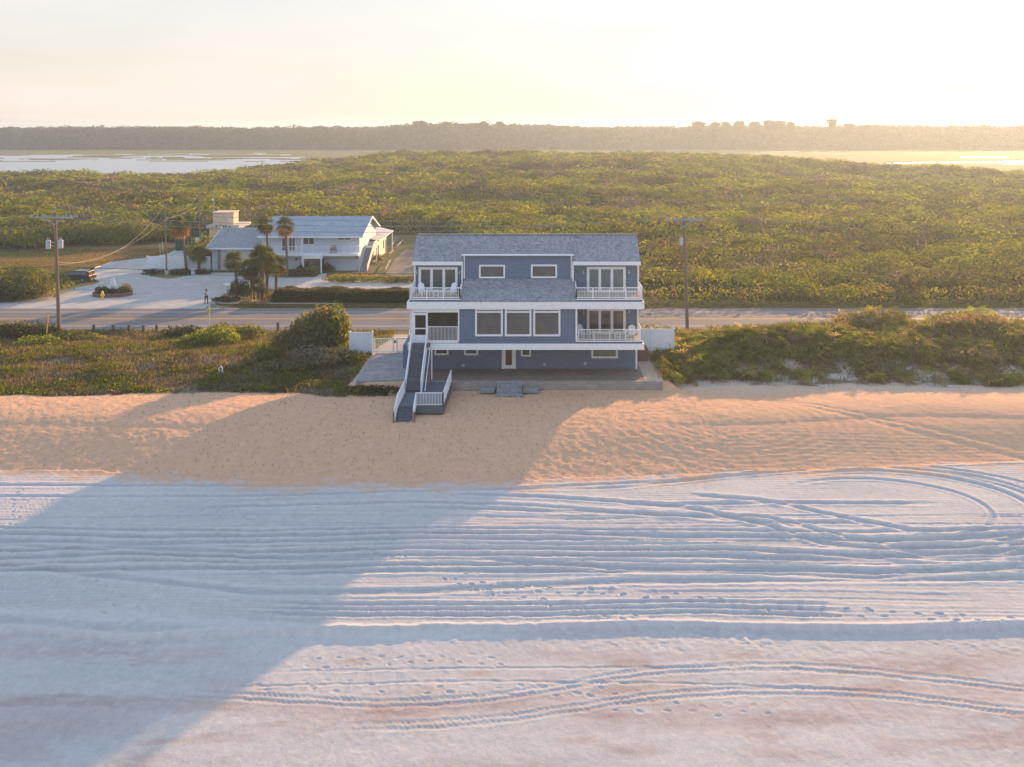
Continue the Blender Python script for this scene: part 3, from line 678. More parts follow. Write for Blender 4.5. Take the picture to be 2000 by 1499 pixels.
# front skirt: stems and low leaves facing the road
xs = np.arange(-11, 75, .16); m_ = len(xs)*9
sx = np.repeat(xs, 9) + rng.uniform(-.3, .3, m_); sd_ = near_edge(sx) + rng.uniform(-.3, 2.6, m_); sz = rng.uniform(0, 1, m_)**1.2*(1.5+1.0*(fbm(sx*.3, sx*0, 117, 2)))
V2, Q2 = leaf_arrays(np.stack([sx, sd_, sz], 1), np.tile([0, -1, .4], (m_, 1)), np.full(m_, .21), .5, .8)
pt = fbm(sx*.25, sz*.0, 119, 3); c2 = np.where((pt > .52)[:, None], pick('olive', m_), pick('dry', m_)*.75); c2 = np.where((pt < .40)[:, None], pick('scrub', m_), c2)
bi = np.where((fr > .58) | (gap < .38))[0]; bp = np.repeat(cen[bi], 9, axis=0) + rng.normal(0, 1.0, (len(bi)*9, 3))*[1, 1, .1]; bp[:, 2] -= .4
Vb, Qb, Cb = blades(bp, rng.uniform(.9, 2.4, len(bp)), .0009*bp[:, 1]*.9, pick([(.22,.19,.16),(.17,.145,.12),(.27,.24,.2)], len(bp)), .9)
V = np.concatenate([Vl, V2]); Q = np.concatenate([Ql, Q2 + len(Vl)]); cc = np.repeat(np.concatenate([lc, c2]), 4, axis=0); Q = np.concatenate([Q, Qb+len(V)]); V = np.concatenate([V, Vb]); cc = np.concatenate([cc, Cb])
print('scrub leaves', len(Q), 'domes', n)
scrub = np_mesh('maritime_scrub', V, Q, M_LEAF, cc)
tag(scrub, 'dense low maritime scrub stretching from the road to the estuary', 'scrub', kind='stuff')
# added dark lumpy sheet just under the crowns, blocking light gaps
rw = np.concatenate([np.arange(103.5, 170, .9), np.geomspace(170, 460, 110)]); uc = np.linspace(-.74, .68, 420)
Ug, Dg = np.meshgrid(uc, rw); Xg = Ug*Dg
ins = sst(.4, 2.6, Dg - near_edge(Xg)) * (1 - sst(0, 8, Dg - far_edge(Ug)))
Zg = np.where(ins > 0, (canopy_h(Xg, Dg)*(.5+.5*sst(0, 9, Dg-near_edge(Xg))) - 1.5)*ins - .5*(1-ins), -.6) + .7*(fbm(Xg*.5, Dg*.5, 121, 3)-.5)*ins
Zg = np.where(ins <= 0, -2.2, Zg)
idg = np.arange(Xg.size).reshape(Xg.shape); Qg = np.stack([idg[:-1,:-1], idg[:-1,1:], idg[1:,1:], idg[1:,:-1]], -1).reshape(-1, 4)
fill_m = mat('dark_fill', (.035, .035, .018), 1, 0, noise=.4, nscale=.6)
tf = np_mesh('canopy_underlay', np.stack([Xg, Dg, Zg], -1).reshape(-1, 3), Qg, fill_m, smooth=True)
tag(tf, 'added dark underlay blocking light gaps beneath the maritime scrub canopy', 'underlay', kind='stuff')

# --- far wood beyond the marsh
fw = []; 
for d0 in np.arange(818, 990, 9):
    st = 8.0; x = np.arange(-.70*d0, .70*d0, st); x = x + rng.uniform(-3, 3, len(x)); fw.append(np.stack([x, d0 + rng.uniform(-4, 4, len(x))], 1))
FW = np.concatenate(fw); n = len(FW); X_, D_ = FW.T; u_ = X_/D_
top = 19.2 + 3.6*sst(-.20, -.12, u_)*(1-sst(-.02, .06, u_)) + 2.2*(fbm(X_*.02, D_*.02, 131, 3)-.5) + 5.5*(fbm(X_*.07, D_*.05, 133, 3)-.5) + rng.normal(0, .9, n) + 1.5*sst(.0, .2, u_)
top = top*(.55 + .45*sst(818, 850, D_))
rr = rng.uniform(4, 7.5, n); rad = np.stack([rr, rr*.9, rr*rng.uniform(.55, .85, n)], 1); cen = np.stack([X_, D_, top - rad[:, 2]*.8], 1)
lows = []; 
for lv in (3, 8, 12.5):
    x = np.arange(-570, 570, 6.5); x = x + rng.uniform(-3, 3, len(x)); q = rng.uniform(3.5, 6, len(x))
    lows.append((np.stack([x, 815 + lv*1.3 + rng.uniform(-5, 5, len(x)), np.full(len(x), float(lv))+rng.uniform(-1.5, 1.5, len(x))], 1), np.stack([q, q, q*.8], 1)))
cen = np.concatenate([cen]+[a for a, b in lows]); rad = np.concatenate([rad]+[b for a, b in lows])
# emergent crowns on the right skyline
em = []
for px, w_, tp in ((1362,26,238),(1396,22,240),(1418,16,240),(1450,34,236),(1475,26,238),(1500,30,235),(1522,28,236),(1543,18,241),(1625,16,234),(1655,20,242),(1690,24,244),(820,26,237),(870,18,240),(940,26,238),(975,18,240)):
    D0 = 835; zt = wz(tp, D0); hw = w_/2*D0/F
    for j in range(5):
        a = rng.uniform(-.7, .7); zc_ = zt + 1.6 - hw*.35 - abs(a)*hw*.3 - rng.uniform(0, 1.2); [em.append((wx(px, D0) + a*hw*(1-.12*q), D0 + rng.uniform(-3, 3), zc_ - 2.1*q, hw*(.42-.05*q))) for q in range(4)]
em = np.array(em); cen = np.concatenate([cen, em[:, :3]]); rad = np.concatenate([rad, np.stack([em[:, 3]*1.2, em[:, 3], em[:, 3]*.6], 1)])
P, N, ii = dome_points(cen, rad, 34, low=-.45)
Vl, Ql = leaf_arrays(P, N, np.full(len(P), 1.25), .75, .5)
cc = np.repeat(pick('far', len(cen), var=.18)[ii]*(1+rng.normal(0, .18, (len(ii), 1))).clip(.5, 1.6), 4, axis=0)
wood = np_mesh('distant_wood', Vl, Ql, M_LEAF, cc); tag(wood, 'hazy band of tall dark woodland on the horizon beyond the marsh', 'woodland', kind='stuff')
mb = MB(); xs = np.linspace(-640, 640, 60)
for x in xs: mb.v += [(x, 824, -1), (x, 832, 14.5), (x, 1000, 16.5), (x, 1010, -1)]
for i in range(59):
    for k in range(3): a = i*4+k; mb.f.append((a, a+4, a+5, a+1)); mb.mi.append(0)
wf = mb.build('woodland_interior', fill_m); tag(wf, 'dark interior of the woodland on the horizon', 'woodland', kind='stuff')

# --- dune ground cover
def fans(P, size, colr, nb=9, up=.55, r=None):
    """palmetto: each point carries a fan of narrow blades"""
    r = r or rng; n = len(P); N = r.normal(0, .55, (n, 3)); N[:, 2] = np.abs(N[:, 2]) + up; N /= np.linalg.norm(N, axis=1, keepdims=True)
    t = r.normal(0, 1, (n, 3)); a = np.cross(N, t); a /= np.linalg.norm(a, axis=1, keepdims=True); b = np.cross(N, a)
    Vs = []; 
    for k in range(nb):
        an = (k/(nb-1)-.5)*math.pi*1.35; d = a*math.cos(an) + b*math.sin(an); s_ = -a*math.sin(an) + b*math.cos(an)
        L = (size*r.uniform(.8, 1.1, n))[:, None]; wd = L*.075
        Vs.append(np.stack([P, P + d*L*.5 + s_*wd, P + d*L - N*L*.18, P + d*L*.5 - s_*wd], 1))
    V = np.stack(Vs, 1).reshape(-1, 3); Q = np.arange(len(V)).reshape(-1, 4)
    c = np.repeat(colr*(1), nb*4, axis=0); return V, Q, c
def merge(parts):
    Vs = []; Qs = []; Cs = []; o = 0
    for V, Q, c in parts: Vs.append(V); Qs.append(Q+o); Cs.append(c); o += len(V)
    return np.concatenate(Vs), np.concatenate(Qs), np.concatenate(Cs)
def scatter(n, x0, x1, d0, d1, dens=None):
    x = rng.uniform(x0, x1, n); d = rng.uniform(d0, d1, n); k = np.ones(n, bool)
    k &= d > veg_edge(x) + .15*rng.normal(0, 1, n)
    k &= ~((x > -14.7) & (x < 10.2)) ; k &= d < 91.6
    if dens is not None: k &= rng.uniform(0, 1, n) < dens(x, d)
    x = x[k]; d = d[k]; return np.stack([x, d, base_h(x, d)], 1)
parts = []
P = scatter(150000, -54, -14, 66.5, 92, lambda x, d: np.clip(.25+1.3*fbm(x*.5, d*.7, 141, 3)-.2, 0, 1)*np.where(d > 87, .75, 1)); n = len(P)
pat = fbm(P[:, 0]*.22, P[:, 1]*.35, 143, 4); pat2 = fbm(P[:, 0]*.6+5, P[:, 1]*.8, 144, 3)
c = np.where((pat > .57)[:, None], pick('olive', n), pick('dry', n)*.9); c = np.where((pat2 > .62)[:, None], pick('bright', n)*.9, c); c = np.where((pat2 < .42)[:, None], pick('grey', n)*.9, c)
parts.append(blades(P, rng.uniform(.15, .5, n)*(.6+.8*pat2), np.full(n, .05), c, .8))
P = scatter(70000, -54, -14, 66.5, 91, lambda x, d: sst(.42, .6, fbm(x*.35, d*.5, 145, 3))); n = len(P); P[:, 2] += rng.uniform(0, .45, n)*(.3+fbm(P[:,0]*.9, P[:,1]*.9, 147, 2))
pat = fbm(P[:, 0]*.3+2, P[:, 1]*.4, 146, 3)
V, Q = leaf_arrays(P, np.tile([0, -.2, 1.], (n, 1)), np.full(n, .11), .5, .9)
c = np.where((pat > .5)[:, None], pick('scrub', n), pick('olive', n)*.8); c = np.where((pat < .40)[:, None], pick('grey', n)*.8, c)
parts.append((V, Q, np.repeat(c, 4, axis=0)))
V, Q, c = merge(parts); print('left cover', len(Q))
dg = np_mesh('dune_ground_cover', V, Q, M_LEAF, c); tag(dg, 'olive and brown grass and vines covering the dune left of the house', 'ground cover', kind='stuff')
parts = []
P = scatter(5200, 9.5, 58, 69.5, 88.5, lambda x, d: np.clip(1.5*fbm(x*.35, d*.4, 151, 3)-.15, 0, 1)*np.where(d < veg_edge(x)+4.0, .12+.9*sst(.50,.62,fbm(x*.4,d*.5,156,3)), 1)); n = len(P)
rep = 4; PP = np.repeat(P, rep, axis=0) + rng.normal(0, .35, (n*rep, 3)); PP[:, 2] = np.repeat(P[:, 2], rep) + rng.uniform(.2, .8, n*rep)
pat = fbm(PP[:, 0]*.25, PP[:, 1]*.3, 152, 3); m2 = len(PP)
c = np.where((pat > .46)[:, None], pick('olive', m2)*1.1, pick('bright', m2)*.85); c = np.where((rng.uniform(0, 1, m2) < .2)[:, None], pick('dry', m2), c)
parts.append(fans(PP, rng.uniform(.45, .95, m2), c*1.3))
P = scatter(120000, 9.5, 60, 69.5, 91.5, lambda x, d: np.clip(.2+1.1*fbm(x*.5, d*.6, 153, 3)-.1, 0, 1)*np.where(d < veg_edge(x)+4.0, .15+.9*sst(.48,.62,fbm(x*.4,d*.5,156,3)), 1)); n = len(P)
pat = fbm(P[:, 0]*.3, P[:, 1]*.4, 154, 3); c = np.where((pat > .5)[:, None], pick('dry', n)*.8, pick('olive', n)); c = np.where((pat < .38)[:, None], pick('grey', n)*.8, c)
parts.append(blades(P, rng.uniform(.15, .6, n), np.full(n, .05), c*1.3, .9))
P = scatter(60000, 9.5, 60, 71.5, 91, lambda x, d: sst(.45, .62, fbm(x*.25, d*.35, 155, 3))); n = len(P); P[:, 2] += rng.uniform(.1, 1.0, n)
V, Q = leaf_arrays(P, np.tile([0, -.2, 1.], (n, 1)), np.full(n, .13), .5, .9); parts.append((V, Q, np.repeat(np.where(rng.uniform(0,1,(n,1))<.5, pick('grey', n)*.8, pick('scrub', n)), 4, axis=0)))
V, Q, c = merge(parts); print('right cover', len(Q))
dg = np_mesh('palmetto_cover', V, Q, M_LEAF, c); tag(dg, 'dense saw palmetto and vines covering the dune right of the house', 'ground cover', kind='stuff')
# planted sea oat sprigs in rows on the tilled slope
gx, gd = np.meshgrid(np.arange(-46, 46, .5), np.arange(54.5, 73, .5)); gx = (gx + rng.normal(0, .16, gx.shape)).ravel(); gd = (gd + rng.normal(0, .12, gd.shape)).ravel()
k = (gd > toe(gx)+.3) & (gd < veg_edge(gx)) & ~((gx > -15) & (gx < 10.4) & (gd > 68)) & ~((gx > -10.4) & (gx < -6.3) & (gd > 61)) & (rng.uniform(0, 1, gx.shape) < np.where(gx < 8, .35+.6*fbm(gx*.5, gd*.6, 159, 2), .35*(gd > 68)))
gx = gx[k]; gd = gd[k]; n = len(gx); P = np.repeat(np.stack([gx, gd, base_h(gx, gd)], 1), 3, axis=0); P[:, :2] += rng.normal(0, .03, (n*3, 2)); m2 = len(P)
V, Q, c = blades(P, rng.uniform(.08, .22, m2), np.full(m2, .022), pick([(.22,.22,.09),(.28,.25,.13),(.17,.17,.07)], m2), .9)
so_ = np_mesh('sea_oat_sprigs', V, Q, M_LEAF, c); tag(so_, 'rows of tiny planted grass sprigs dotting the tilled sand slope', 'grass sprigs', kind='stuff')
# grass along the far side of the road and on the field at the left
parts = []
x = rng.uniform(-46, 90, 60000); d = rng.uniform(103.05, 105.6, 60000); P = np.stack([x, d, np.zeros(60000)-.02], 1)
kx = (x > -39.5) ; P = P[kx]; n = len(P); parts.append(blades(P, rng.uniform(.05, .16, n), np.full(n, .04), pick([(.10,.11,.035),(.14,.12,.05),(.08,.09,.03)], n), .8))
x = rng.uniform(-110, -50, 90000); d = rng.uniform(126, 158, 90000); P = np.stack([x, d, np.zeros(90000)-.02], 1)
lotm = polymask(x, d, lot_pts); P = P[~lotm & (x < -62 + 0*(d)) | (~lotm & (d > 141) & (x < -52) & (x > -75))]; n = len(P); pg = fbm(P[:,0]*.1, P[:,1]*.2, 161, 3)
parts.append(blades(P, rng.uniform(.06, .2, n), np.full(n, .07), np.where((pg > .5)[:, None], pick([(.12,.13,.03),(.09,.10,.03)], n), pick([(.20,.14,.06),(.14,.11,.05)], n)), .8))
V, Q, c = merge(parts); vg = np_mesh('verge_grass', V, Q, M_LEAF, c); tag(vg, 'mown grass on the road verge and the field behind the lot', 'grass', kind='stuff')

# --- individual shrubs
def shrub(name, label, X, D, rx, ry, h, pal, cat='shrub', z=None, leaf=.13, dens=1.0, group=None, seed=0, stems=True, lop=None, nl=9, fan=0):
    r = np.random.default_rng(1000 + seed + int(abs(X)*37)); z0 = hz(X, D) if z is None else z
    root = empty(name, (X, D, z0), label, cat, group=group)
    c = [(0, 0, h*.5, 1., h*.5)]
    for i in range(nl):
        t = r.uniform(0, 2*math.pi); q = r.uniform(.25, .8); s = r.uniform(.28, .5); lift = (1-q*q)**.5
        hh = h*lift*r.uniform(.55, .95)
        if lop: hh *= 1 + lop*math.cos(t)*q
        c.append((q*math.cos(t)*rx, q*math.sin(t)*ry, hh*.7, s, h*s*.7))
    C_ = np.array([(a, b, e) for a, b, e, s, v in c]); Rd = np.array([(rx*s*1.1, ry*s*1.1, v) for a, b, e, s, v in c]); Rd[0] = (rx*.8, ry*.8, h*.5)
    k = np.clip((Rd[:, 0]*Rd[:, 2]*6/(leaf**2)*.62*dens), 20, 3500).astype(int)
    P, N, ii = dome_points(C_, Rd, k, r, low=-.7); ok = P[:, 2] > .02; P = P[ok]; N = N[ok]; ii = ii[ok]
    V, Q = leaf_arrays(P, N, np.full(len(P), leaf), .55, .7, r)
    cl = pick(pal, len(C_), r, .15)[ii]*.5 + pick(pal, len(P), r, .2)*.5
    cv = np.repeat(cl, 4, axis=0)*(1.15 if pal in ('dark',) else 1.3)
    if fan:
        j = r.choice(len(P), max(20, int(len(P)*fan)), replace=False); V2_, Q2_, c2_ = fans(P[j]+N[j]*.1, r.uniform(.35, .8, len(j)), cl[j]*1.5, 9, .45, r)
        V, Q, cv = merge([(V, Q, cv), (V2_, Q2_, c2_)])
    np_mesh('foliage', V, Q, M_LEAF, cv, root)
    if stems:
        m = MB()
        for i in range(5):
            t = r.uniform(0, 6.28); q = r.uniform(.2, .7); m.tube([(0, 0, -.1), (q*.4*rx*math.cos(t), q*.4*ry*math.sin(t), h*.4), (q*rx*math.cos(t), q*ry*math.sin(t), h*.8)], [.05, .035, .015], 5)
        m.build('stem', M_BARK, root)
    return root
# ------------------------------------------------------------------ patio and beach house
DW = 72.3; DF = 69.5; PZ = 1.4; FZ = 4.25; SZ = 7.75; HL = -10.22; HR = 8.38
pm = MB(); pm.box(HL-.2, 9.75, 68.85, 84, .3, PZ); patio = pm.build('patio', M_PATIO); tag(patio, kind='structure')
pm = MB(); pm.box(HL-.25, 9.85, 68.6, 68.847, .2, PZ+.02); pm.box(9.753, 9.9, 68.85, 76, .5, PZ+.015); pw = pm.build('retaining_wall', M_BLOCK)
tag(pw, 'low block retaining wall edging the patio toward the beach', 'wall')
tm_ = MB(); tm_.prism([(HL-.2, 69.2), (-14.35, 68.75), (-14.35, 77.3), (HL-.2, 77.3)], 'z', .3, PZ+.015); tag(tm_.build('pale_terrace', M_PAVER), kind='structure')
sheet('painted_sunlit_strip', [(8.5, 68.9), (9.74, 68.9), (9.74, 76), (8.5, 76)], PZ+.006, mat('sunlit_paver_tint', (.42,.34,.26), .9, .1, noise=.15, nscale=3))  # paler sheet over the patio, sunlight painted into its colour

H = empty('beach_house', ((HL+HR)/2, DW, PZ), 'three-storey slate blue beach house with white trim and two balconies facing the sand', 'house')
def hb(m, name, mat_, bevel=0, parent=None):
    o = m.build(name, mat_, None, bevel)
    p = parent or H; o.parent = p
    mw = Matrix.Translation(Vector(H.location)) if p is H else None
    o.matrix_parent_inverse = Matrix.Translation(-Vector(H.location)) if p is H else Matrix.Identity(4)
    return o
# walls
m = MB(); m.box(HL, 8.22, DW, 82, PZ, 4.1); hb(m, 'ground_floor_wall', M_BLUE)
m = MB(); m.box(-11.2, HL-.003, DW+.1, 76, PZ, 3.33); hb(m, 'utility_enclosure', M_BLUE)
m = MB(); m.box(-6.28, 3.07, DF+.05, 82, 4.1, 7.5); m.box(HL, -6.283, DW, 82, 4.1, 7.5); m.box(3.073, HR, DW, 82, 4.1, 7.5); m.build_each('first_floor_wall', fn=hb, mats=M_BLUE)
m = MB(); 
for x0, x1 in ((HL, -6.2), (3.0, HR)):
    m.box(x0, x1, DW, 80, 7.503, 10.25)
m.box(-6.197, 2.997, DW+.35, 80, 7.503, 10.4)
m.prism([(DW+.001, 10.253), (74.4, 12.1), (80, 9.6), (80, 10.253)][:3] if False else [(DW+.05, 10.253), (74.4, 12.0), (79.0, 10.253)], 'x', HL+.001, HL+.15)
m.prism([(DW+.05, 10.253), (74.4, 12.0), (79.0, 10.253)], 'x', HR-.15, HR-.001)
m.build_each('upper_wall', fn=hb, mats=M_BLUE)
m = MB(); m.box(-6.08, 2.81, DW-.1, DW+.347, 8.6, 10.86); hb(m, 'dormer_wall', M_BLUE)
# roofs
def slab(m, x0, x1, y0, z0, y1, z1, t=.14, mi=0):
    m.prism([(y0, z0), (y1, z1), (y1, z1-t), (y0, z0-t)], 'x', x0, x1, mi)
m = MB()
slab(m, HL-.1, -6.2, 71.8, 10.36, 74.4, 12.3); slab(m, 2.92, HR+.1, 71.8, 10.36, 74.4, 12.3); slab(m, -6.197, 2.917, 72.72, 11.046, 74.4, 12.3)
slab(m, HL-.1, HR+.1, 74.402, 12.3, 81, 9.0)
m.bar((HL-.1, 74.4, 12.32), (HR+.1, 74.4, 12.32), .25, .05)
hb(m, 'main_roof', M_SHING)
m = MB(); slab(m, -6.25, 2.95, DW-.35, 10.97, 72.75, 11.07, .05); hb(m, 'dormer_roof', M_SHING)
m = MB(); slab(m, -6.12, 3.02, 69.3, 7.64, DW-.1, 8.86, .1); hb(m, 'skirt_roof', M_SHING)
# white trim
m = MB()
for x0, x1 in ((HL-.12, -6.18), (2.9, HR+.12)):
    m.box(x0, x1, 71.72, 71.797, 10.08, 10.37)
m.box(-6.3, 3.0, DW-.4, DW-.352, 10.84, 10.98)
m.box(HL-.2, HR+.12, 69.3, 69.5, 6.98, 7.54)           # long fascia over the first floor
m.box(HL-.12, HR-.02, 69.35, 69.5, 3.72, 4.2)           # fascia over the ground floor
m.box(HR-.02, HR+.12, 69.35, 72.4, 3.72, 4.195); m.box(HR+.0, HR+.12, 69.5, 72.4, 6.98, 7.535); m.box(HL-.2, HL-.05, 69.5, 72.4, 6.98, 7.535)
m.box(HL-.12, HL-.0, 69.5, 72.2, 3.72, 4.195)
m.build_each('fascia', fn=hb, mats=M_WHITE)
m = MB(); m.box(HL, HR-.02, 69.5, DW-.003, 3.74, 4.095); m.box(HL, -6.285, 69.51, DW-.003, 7.0, 7.5); m.box(3.08, HR-.003, 69.51, DW-.003, 7.0, 7.5); m.build_each('soffit', fn=hb, mats=M_WHITE)
m = MB()
for x0, x1 in ((HL, -6.13), (3.03, HR)): m.box(x0, x1, 69.42, 69.499, 7.545, 7.7)
m.box(-6.3, HR-.02, 69.45, 69.499, 4.205, 4.42)
m.build_each('rim_board', fn=hb, mats=M_BLUE)
m = MB()
def corner(x, z0, z1, d=DW, w_=.13): m.box(x-w_/2, x+w_/2, d-.05, d+.1, z0, z1)
corner(HL+.03, 7.76, 10.06, DW-.03); corner(HR-.03, 7.76, 10.06, DW-.03); corner(-6.24, 8.2, 10.36, 71.95, .12); corner(2.93, 8.2, 10.36, 71.95, .12)
corner(-6.08, 8.9, 10.84, DW-.1, .12); corner(2.81, 8.9, 10.84, DW-.1, .12)
corner(8.2, PZ, 3.72, DW, .16); corner(HR-.06, 4.3, 6.98, DW, .14); m.box(3.03, 3.17, 69.46, 69.62, 4.2, 6.98)
for x0, x1 in ((HL-.04, -6.12), (3.02, HR+.05)): m.box(x0, x1, 69.38, 69.5, 7.70, 7.76)
m.box(3.05, HR+.02, 69.38, 69.449, 4.36, 4.44)
m.build_each('corner_trim', fn=hb, mats=M_WHITE)
# balcony floors
m = MB(); m.box(HL, -6.14, 69.5, DW-.06, 7.56, 7.74); m.box(3.04, HR, 69.5, DW-.06, 7.56, 7.74); m.build_each('balcony_floor', fn=hb, mats=M_DECKWARM)
m = MB(); m.box(HL, -6.29, 69.5, DW-.01, 4.1, FZ); m.box(3.08, HR, 69.5, DW-.01, 4.1, FZ+.04); m.build_each('porch_floor', fn=hb, mats=M_DECKWARM)

def window(px0, px1, py0, py1, D, proud=.06, fw=.14, glass=M_GLASS, transom=None, name='window', mull=(), parent=None):
    x0, x1 = wx(px0, D), wx(px1, D); z1, z0 = wz(py0, D), wz(py1, D)
    m = MB(); y0, y1 = D-proud, D+.04
    m.box(x0, x1, y0, y1, z0, z0+fw); m.box(x0, x1, y0, y1, z1-fw, z1); m.box(x0, x0+fw, y0, y1, z0+fw, z1-fw); m.box(x1-fw, x1, y0, y1, z0+fw, z1-fw)
    if transom: tz = wz(transom, D); m.box(x0+fw, x1-fw, y0+.003, y1, tz-.07, tz+.07)
    for mx_ in mull: q = wx(mx_[0], D); m.box(q-mx_[1]/2, q+mx_[1]/2, y0+.003, y1, z0+fw, z1-fw)
    o = hb(m, name, M_WHITE, .01)
    g = MB(); g.box(x0+fw-.01, x1-fw+.01, D-.02, D+.02, z0+fw-.01, z1-fw+.01)
    go = g.build('glass', glass); go.parent = o
    go.matrix_parent_inverse = Matrix.Translation(-Vector(H.location)) if False else Matrix.Identity(4)
    return o
D1 = DW-.1
window(935.5, 986.5, 517.5, 544, D1-.0); window(1037, 1088, 517, 543.5, D1-.0)
for a, b in ((928, 982), (986, 1038), (1041.5, 1094.5)): window(a, b, 602.4, 657, DF+.05, .07, .15, transom=609.5)
window(848.5, 876, 672, 694, DW, fw=.15); window(906.5, 934, 672, 694, DW, fw=.15); window(1017.5, 1037, 672, 696.5, DW, fw=.13); window(1155, 1206.5, 672, 700, DW, fw=.15, glass=M_GLASSG)
def slider(px0, px1, pyt, zb, D, glass):
    x0, x1 = wx(px0, D), wx(px1, D); zt = wz(pyt, D); W = x1-x0
    m = MB(); y0 = D-.09; y1 = D+.04; s = .1
    m.box(x0, x0+s, y0, y1, zb, zt); m.box(x1-s, x1, y0, y1, zb, zt); m.box(x0+s, x1-s, y0, y1, zt-.12, zt); m.box(x0+s, x1-s, y0, y1, zb, zb+.1)
    ed = [x0+s, x0+W*.333, x0+W*.645, x1-s]
    o = hb(m, 'sliding_door', M_WHITE, .01)
    for i in range(3):
        a = ed[i]; b = ed[i+1]; q = MB(); f = .11; dd = y0+.025 + (.03 if i == 1 else 0)
        q.box(a, a+f, dd, dd+.04, zb+.1, zt-.12); q.box(b-f, b, dd, dd+.04, zb+.1, zt-.12); q.box(a+f, b-f, dd, dd+.04, zt-.22, zt-.12); q.box(a+f, b-f, dd, dd+.04, zb+.1, zb+.2)
        q.build('panel', M_WHITE, o); g = MB(); g.box(a+f-.01, b-f+.01, dd+.015, dd+.03, zb+.19, zt-.21); g.build('glass', glass, o)
    return o
slider(817.5, 894, 521.5, SZ, DW, M_GLASS); slider(1146, 1222, 521, SZ, DW, M_GLASSG); slider(1146, 1222, 602.2, FZ+.05, DW, M_GLASS)
m = MB(); m.box(wx(894.5, DW), -6.3, DW-.03, DW, SZ, SZ+.12); m.box(wx(1222.5, DW), HR-.1, DW-.03, DW, SZ, SZ+.12); m.box(3.2, wx(1145.5, DW), DW-.03, DW, SZ, SZ+.12); m.build_each('base_trim', fn=hb, mats=M_WHITE)
# ground floor glazed door
x0, x1 = wx(980, DW), wx(1007.5, DW)
m = MB(); m.box(x0, x0+.13, DW-.07, DW+.03, PZ, 3.6); m.box(x1-.13, x1, DW-.07, DW+.03, PZ, 3.6); m.box(x0+.13, x1-.13, DW-.07, DW+.03, 3.45, 3.6)
m.box(x0+.13, x0+.32, DW-.04, DW+.03, PZ+.02, 3.45); m.box(x1-.32, x1-.13, DW-.04, DW+.03, PZ+.02, 3.45); m.box(x0+.32, x1-.32, DW-.04, DW+.03, PZ+.02, PZ+.3); m.box(x0+.32, x1-.32, DW-.04, DW+.03, 3.3, 3.45)
dr = hb(m, 'glazed_door', M_WHITE, .008); g = MB(); g.box(x0+.31, x1-.31, DW-.01, DW+.01, PZ+.29, 3.31); g.build('glass', mat('door_glass', (.10,.055,.04), .1, .5), dr)
g = MB(); g.tube([(x1-.25, DW-.1, PZ+1), (x1-.25, DW-.04, PZ+1)], .03, 8); g.tube([(x1-.25, DW-.1, PZ+1), (x1-.37, DW-.1, PZ+1)], .015, 6); g.build('handle', M_GREYMET, dr)
# screened porch at the left of the first floor
DP = DF+.02
m = MB(); X = lambda p: wx(p, DP); Zz = lambda p: wz(p, DP)
m.box(X(803.5), X(897), DP-.02, DP+.1, Zz(610.6), 6.98); m.box(X(803.5), X(808.3), DP-.02, DP+.1, 4.25, Zz(610.6)); m.box(X(833), X(835.5), DP-.02, DP+.1, 4.25, Zz(610.6)); m.box(X(894.5), X(897), DP-.02, DP+.1, 4.25, Zz(610.6))
m.box(X(835.5), X(894.5), DP-.02, DP+.1, 4.25, Zz(665)); m.box(X(808.3), X(833), DP-.019, DP+.1, Zz(613.2), Zz(611.8)); 
hb(m, 'porch_frame', M_WHITE)
m = MB(); m.box(X(808.3), X(833), DP-.01, DP+.09, 4.25, Zz(654.5)); m.box(X(808.3), X(810.8), DP-.01, DP+.09, Zz(654.5), Zz(613.2)); m.box(X(831.5), X(833), DP-.01, DP+.09, Zz(654.5), Zz(613.2))
m.box(X(810.8), X(831.5), DP-.01, DP+.09, Zz(643.2), Zz(641)); m.box(X(810.8), X(831.5), DP-.01, DP+.09, Zz(616), Zz(613.2)); sdo = hb(m, 'screen_door', M_WHITE, .008)
g = MB(); g.box(X(810.6), X(831.7), DP+.02, DP+.03, Zz(654.7), Zz(615.8)); g.build('screen', M_SCREEN, sdo)
g = MB(); g.box(X(835.4), X(894.6), DP+.05, DP+.06, 4.26, Zz(610.5)); hb(g, 'porch_screen', M_SCREEN)
m = MB(); m.box(HL, HL+.1, DP+.12, DW-.01, FZ, 6.99); hb(m, 'porch_side_wall', M_WHITE)
def rail_mb(m, a, b, h=.95, post=1.25, bal=.125, low=.08, pw=.07, endposts=True, topw=.07):
    a = Vector(a); b = Vector(b); d = b-a; L = d.length; e = d.normalized(); up = Vector((0,0,1))
    m.bar(a+up*h, b+up*h, topw, .05); m.bar(a+up*low, b+up*low, .045, .045)
    n = max(1, round(L/post))
    for i in range(n+1):
        p = a + d*(i/n); m.bar(p, p+up*(h+.04), pw, pw, up=(0,1,0))
    k = int(L/bal)
    for i in range(1, k):
        p = a + d*(i/k); m.bar(p+up*low, p+up*h, .03, .03, up=(0,1,0))
    return m
m = MB(); rail_mb(m, (X(836), DP-.03, 4.3), (X(894.5), DP-.03, 4.3), wz(638.5, DP)-4.3, 3, .105, .1); hb(m, 'porch_railing', M_WHITE)
m = MB(); rail_mb(m, (HL+.03, 69.55, 7.76), (-6.2, 69.55, 7.76), .88, 1.35); rail_mb(m, (HL+.0, 69.55, 7.76), (HL+.0, DW-.15, 7.76), .88, 2.6); rail_mb(m, (-6.2, 69.55, 7.76), (-6.2, 71.6, 8.0), .75, 2.6); hb(m, 'balcony_railing', M_WHITE)
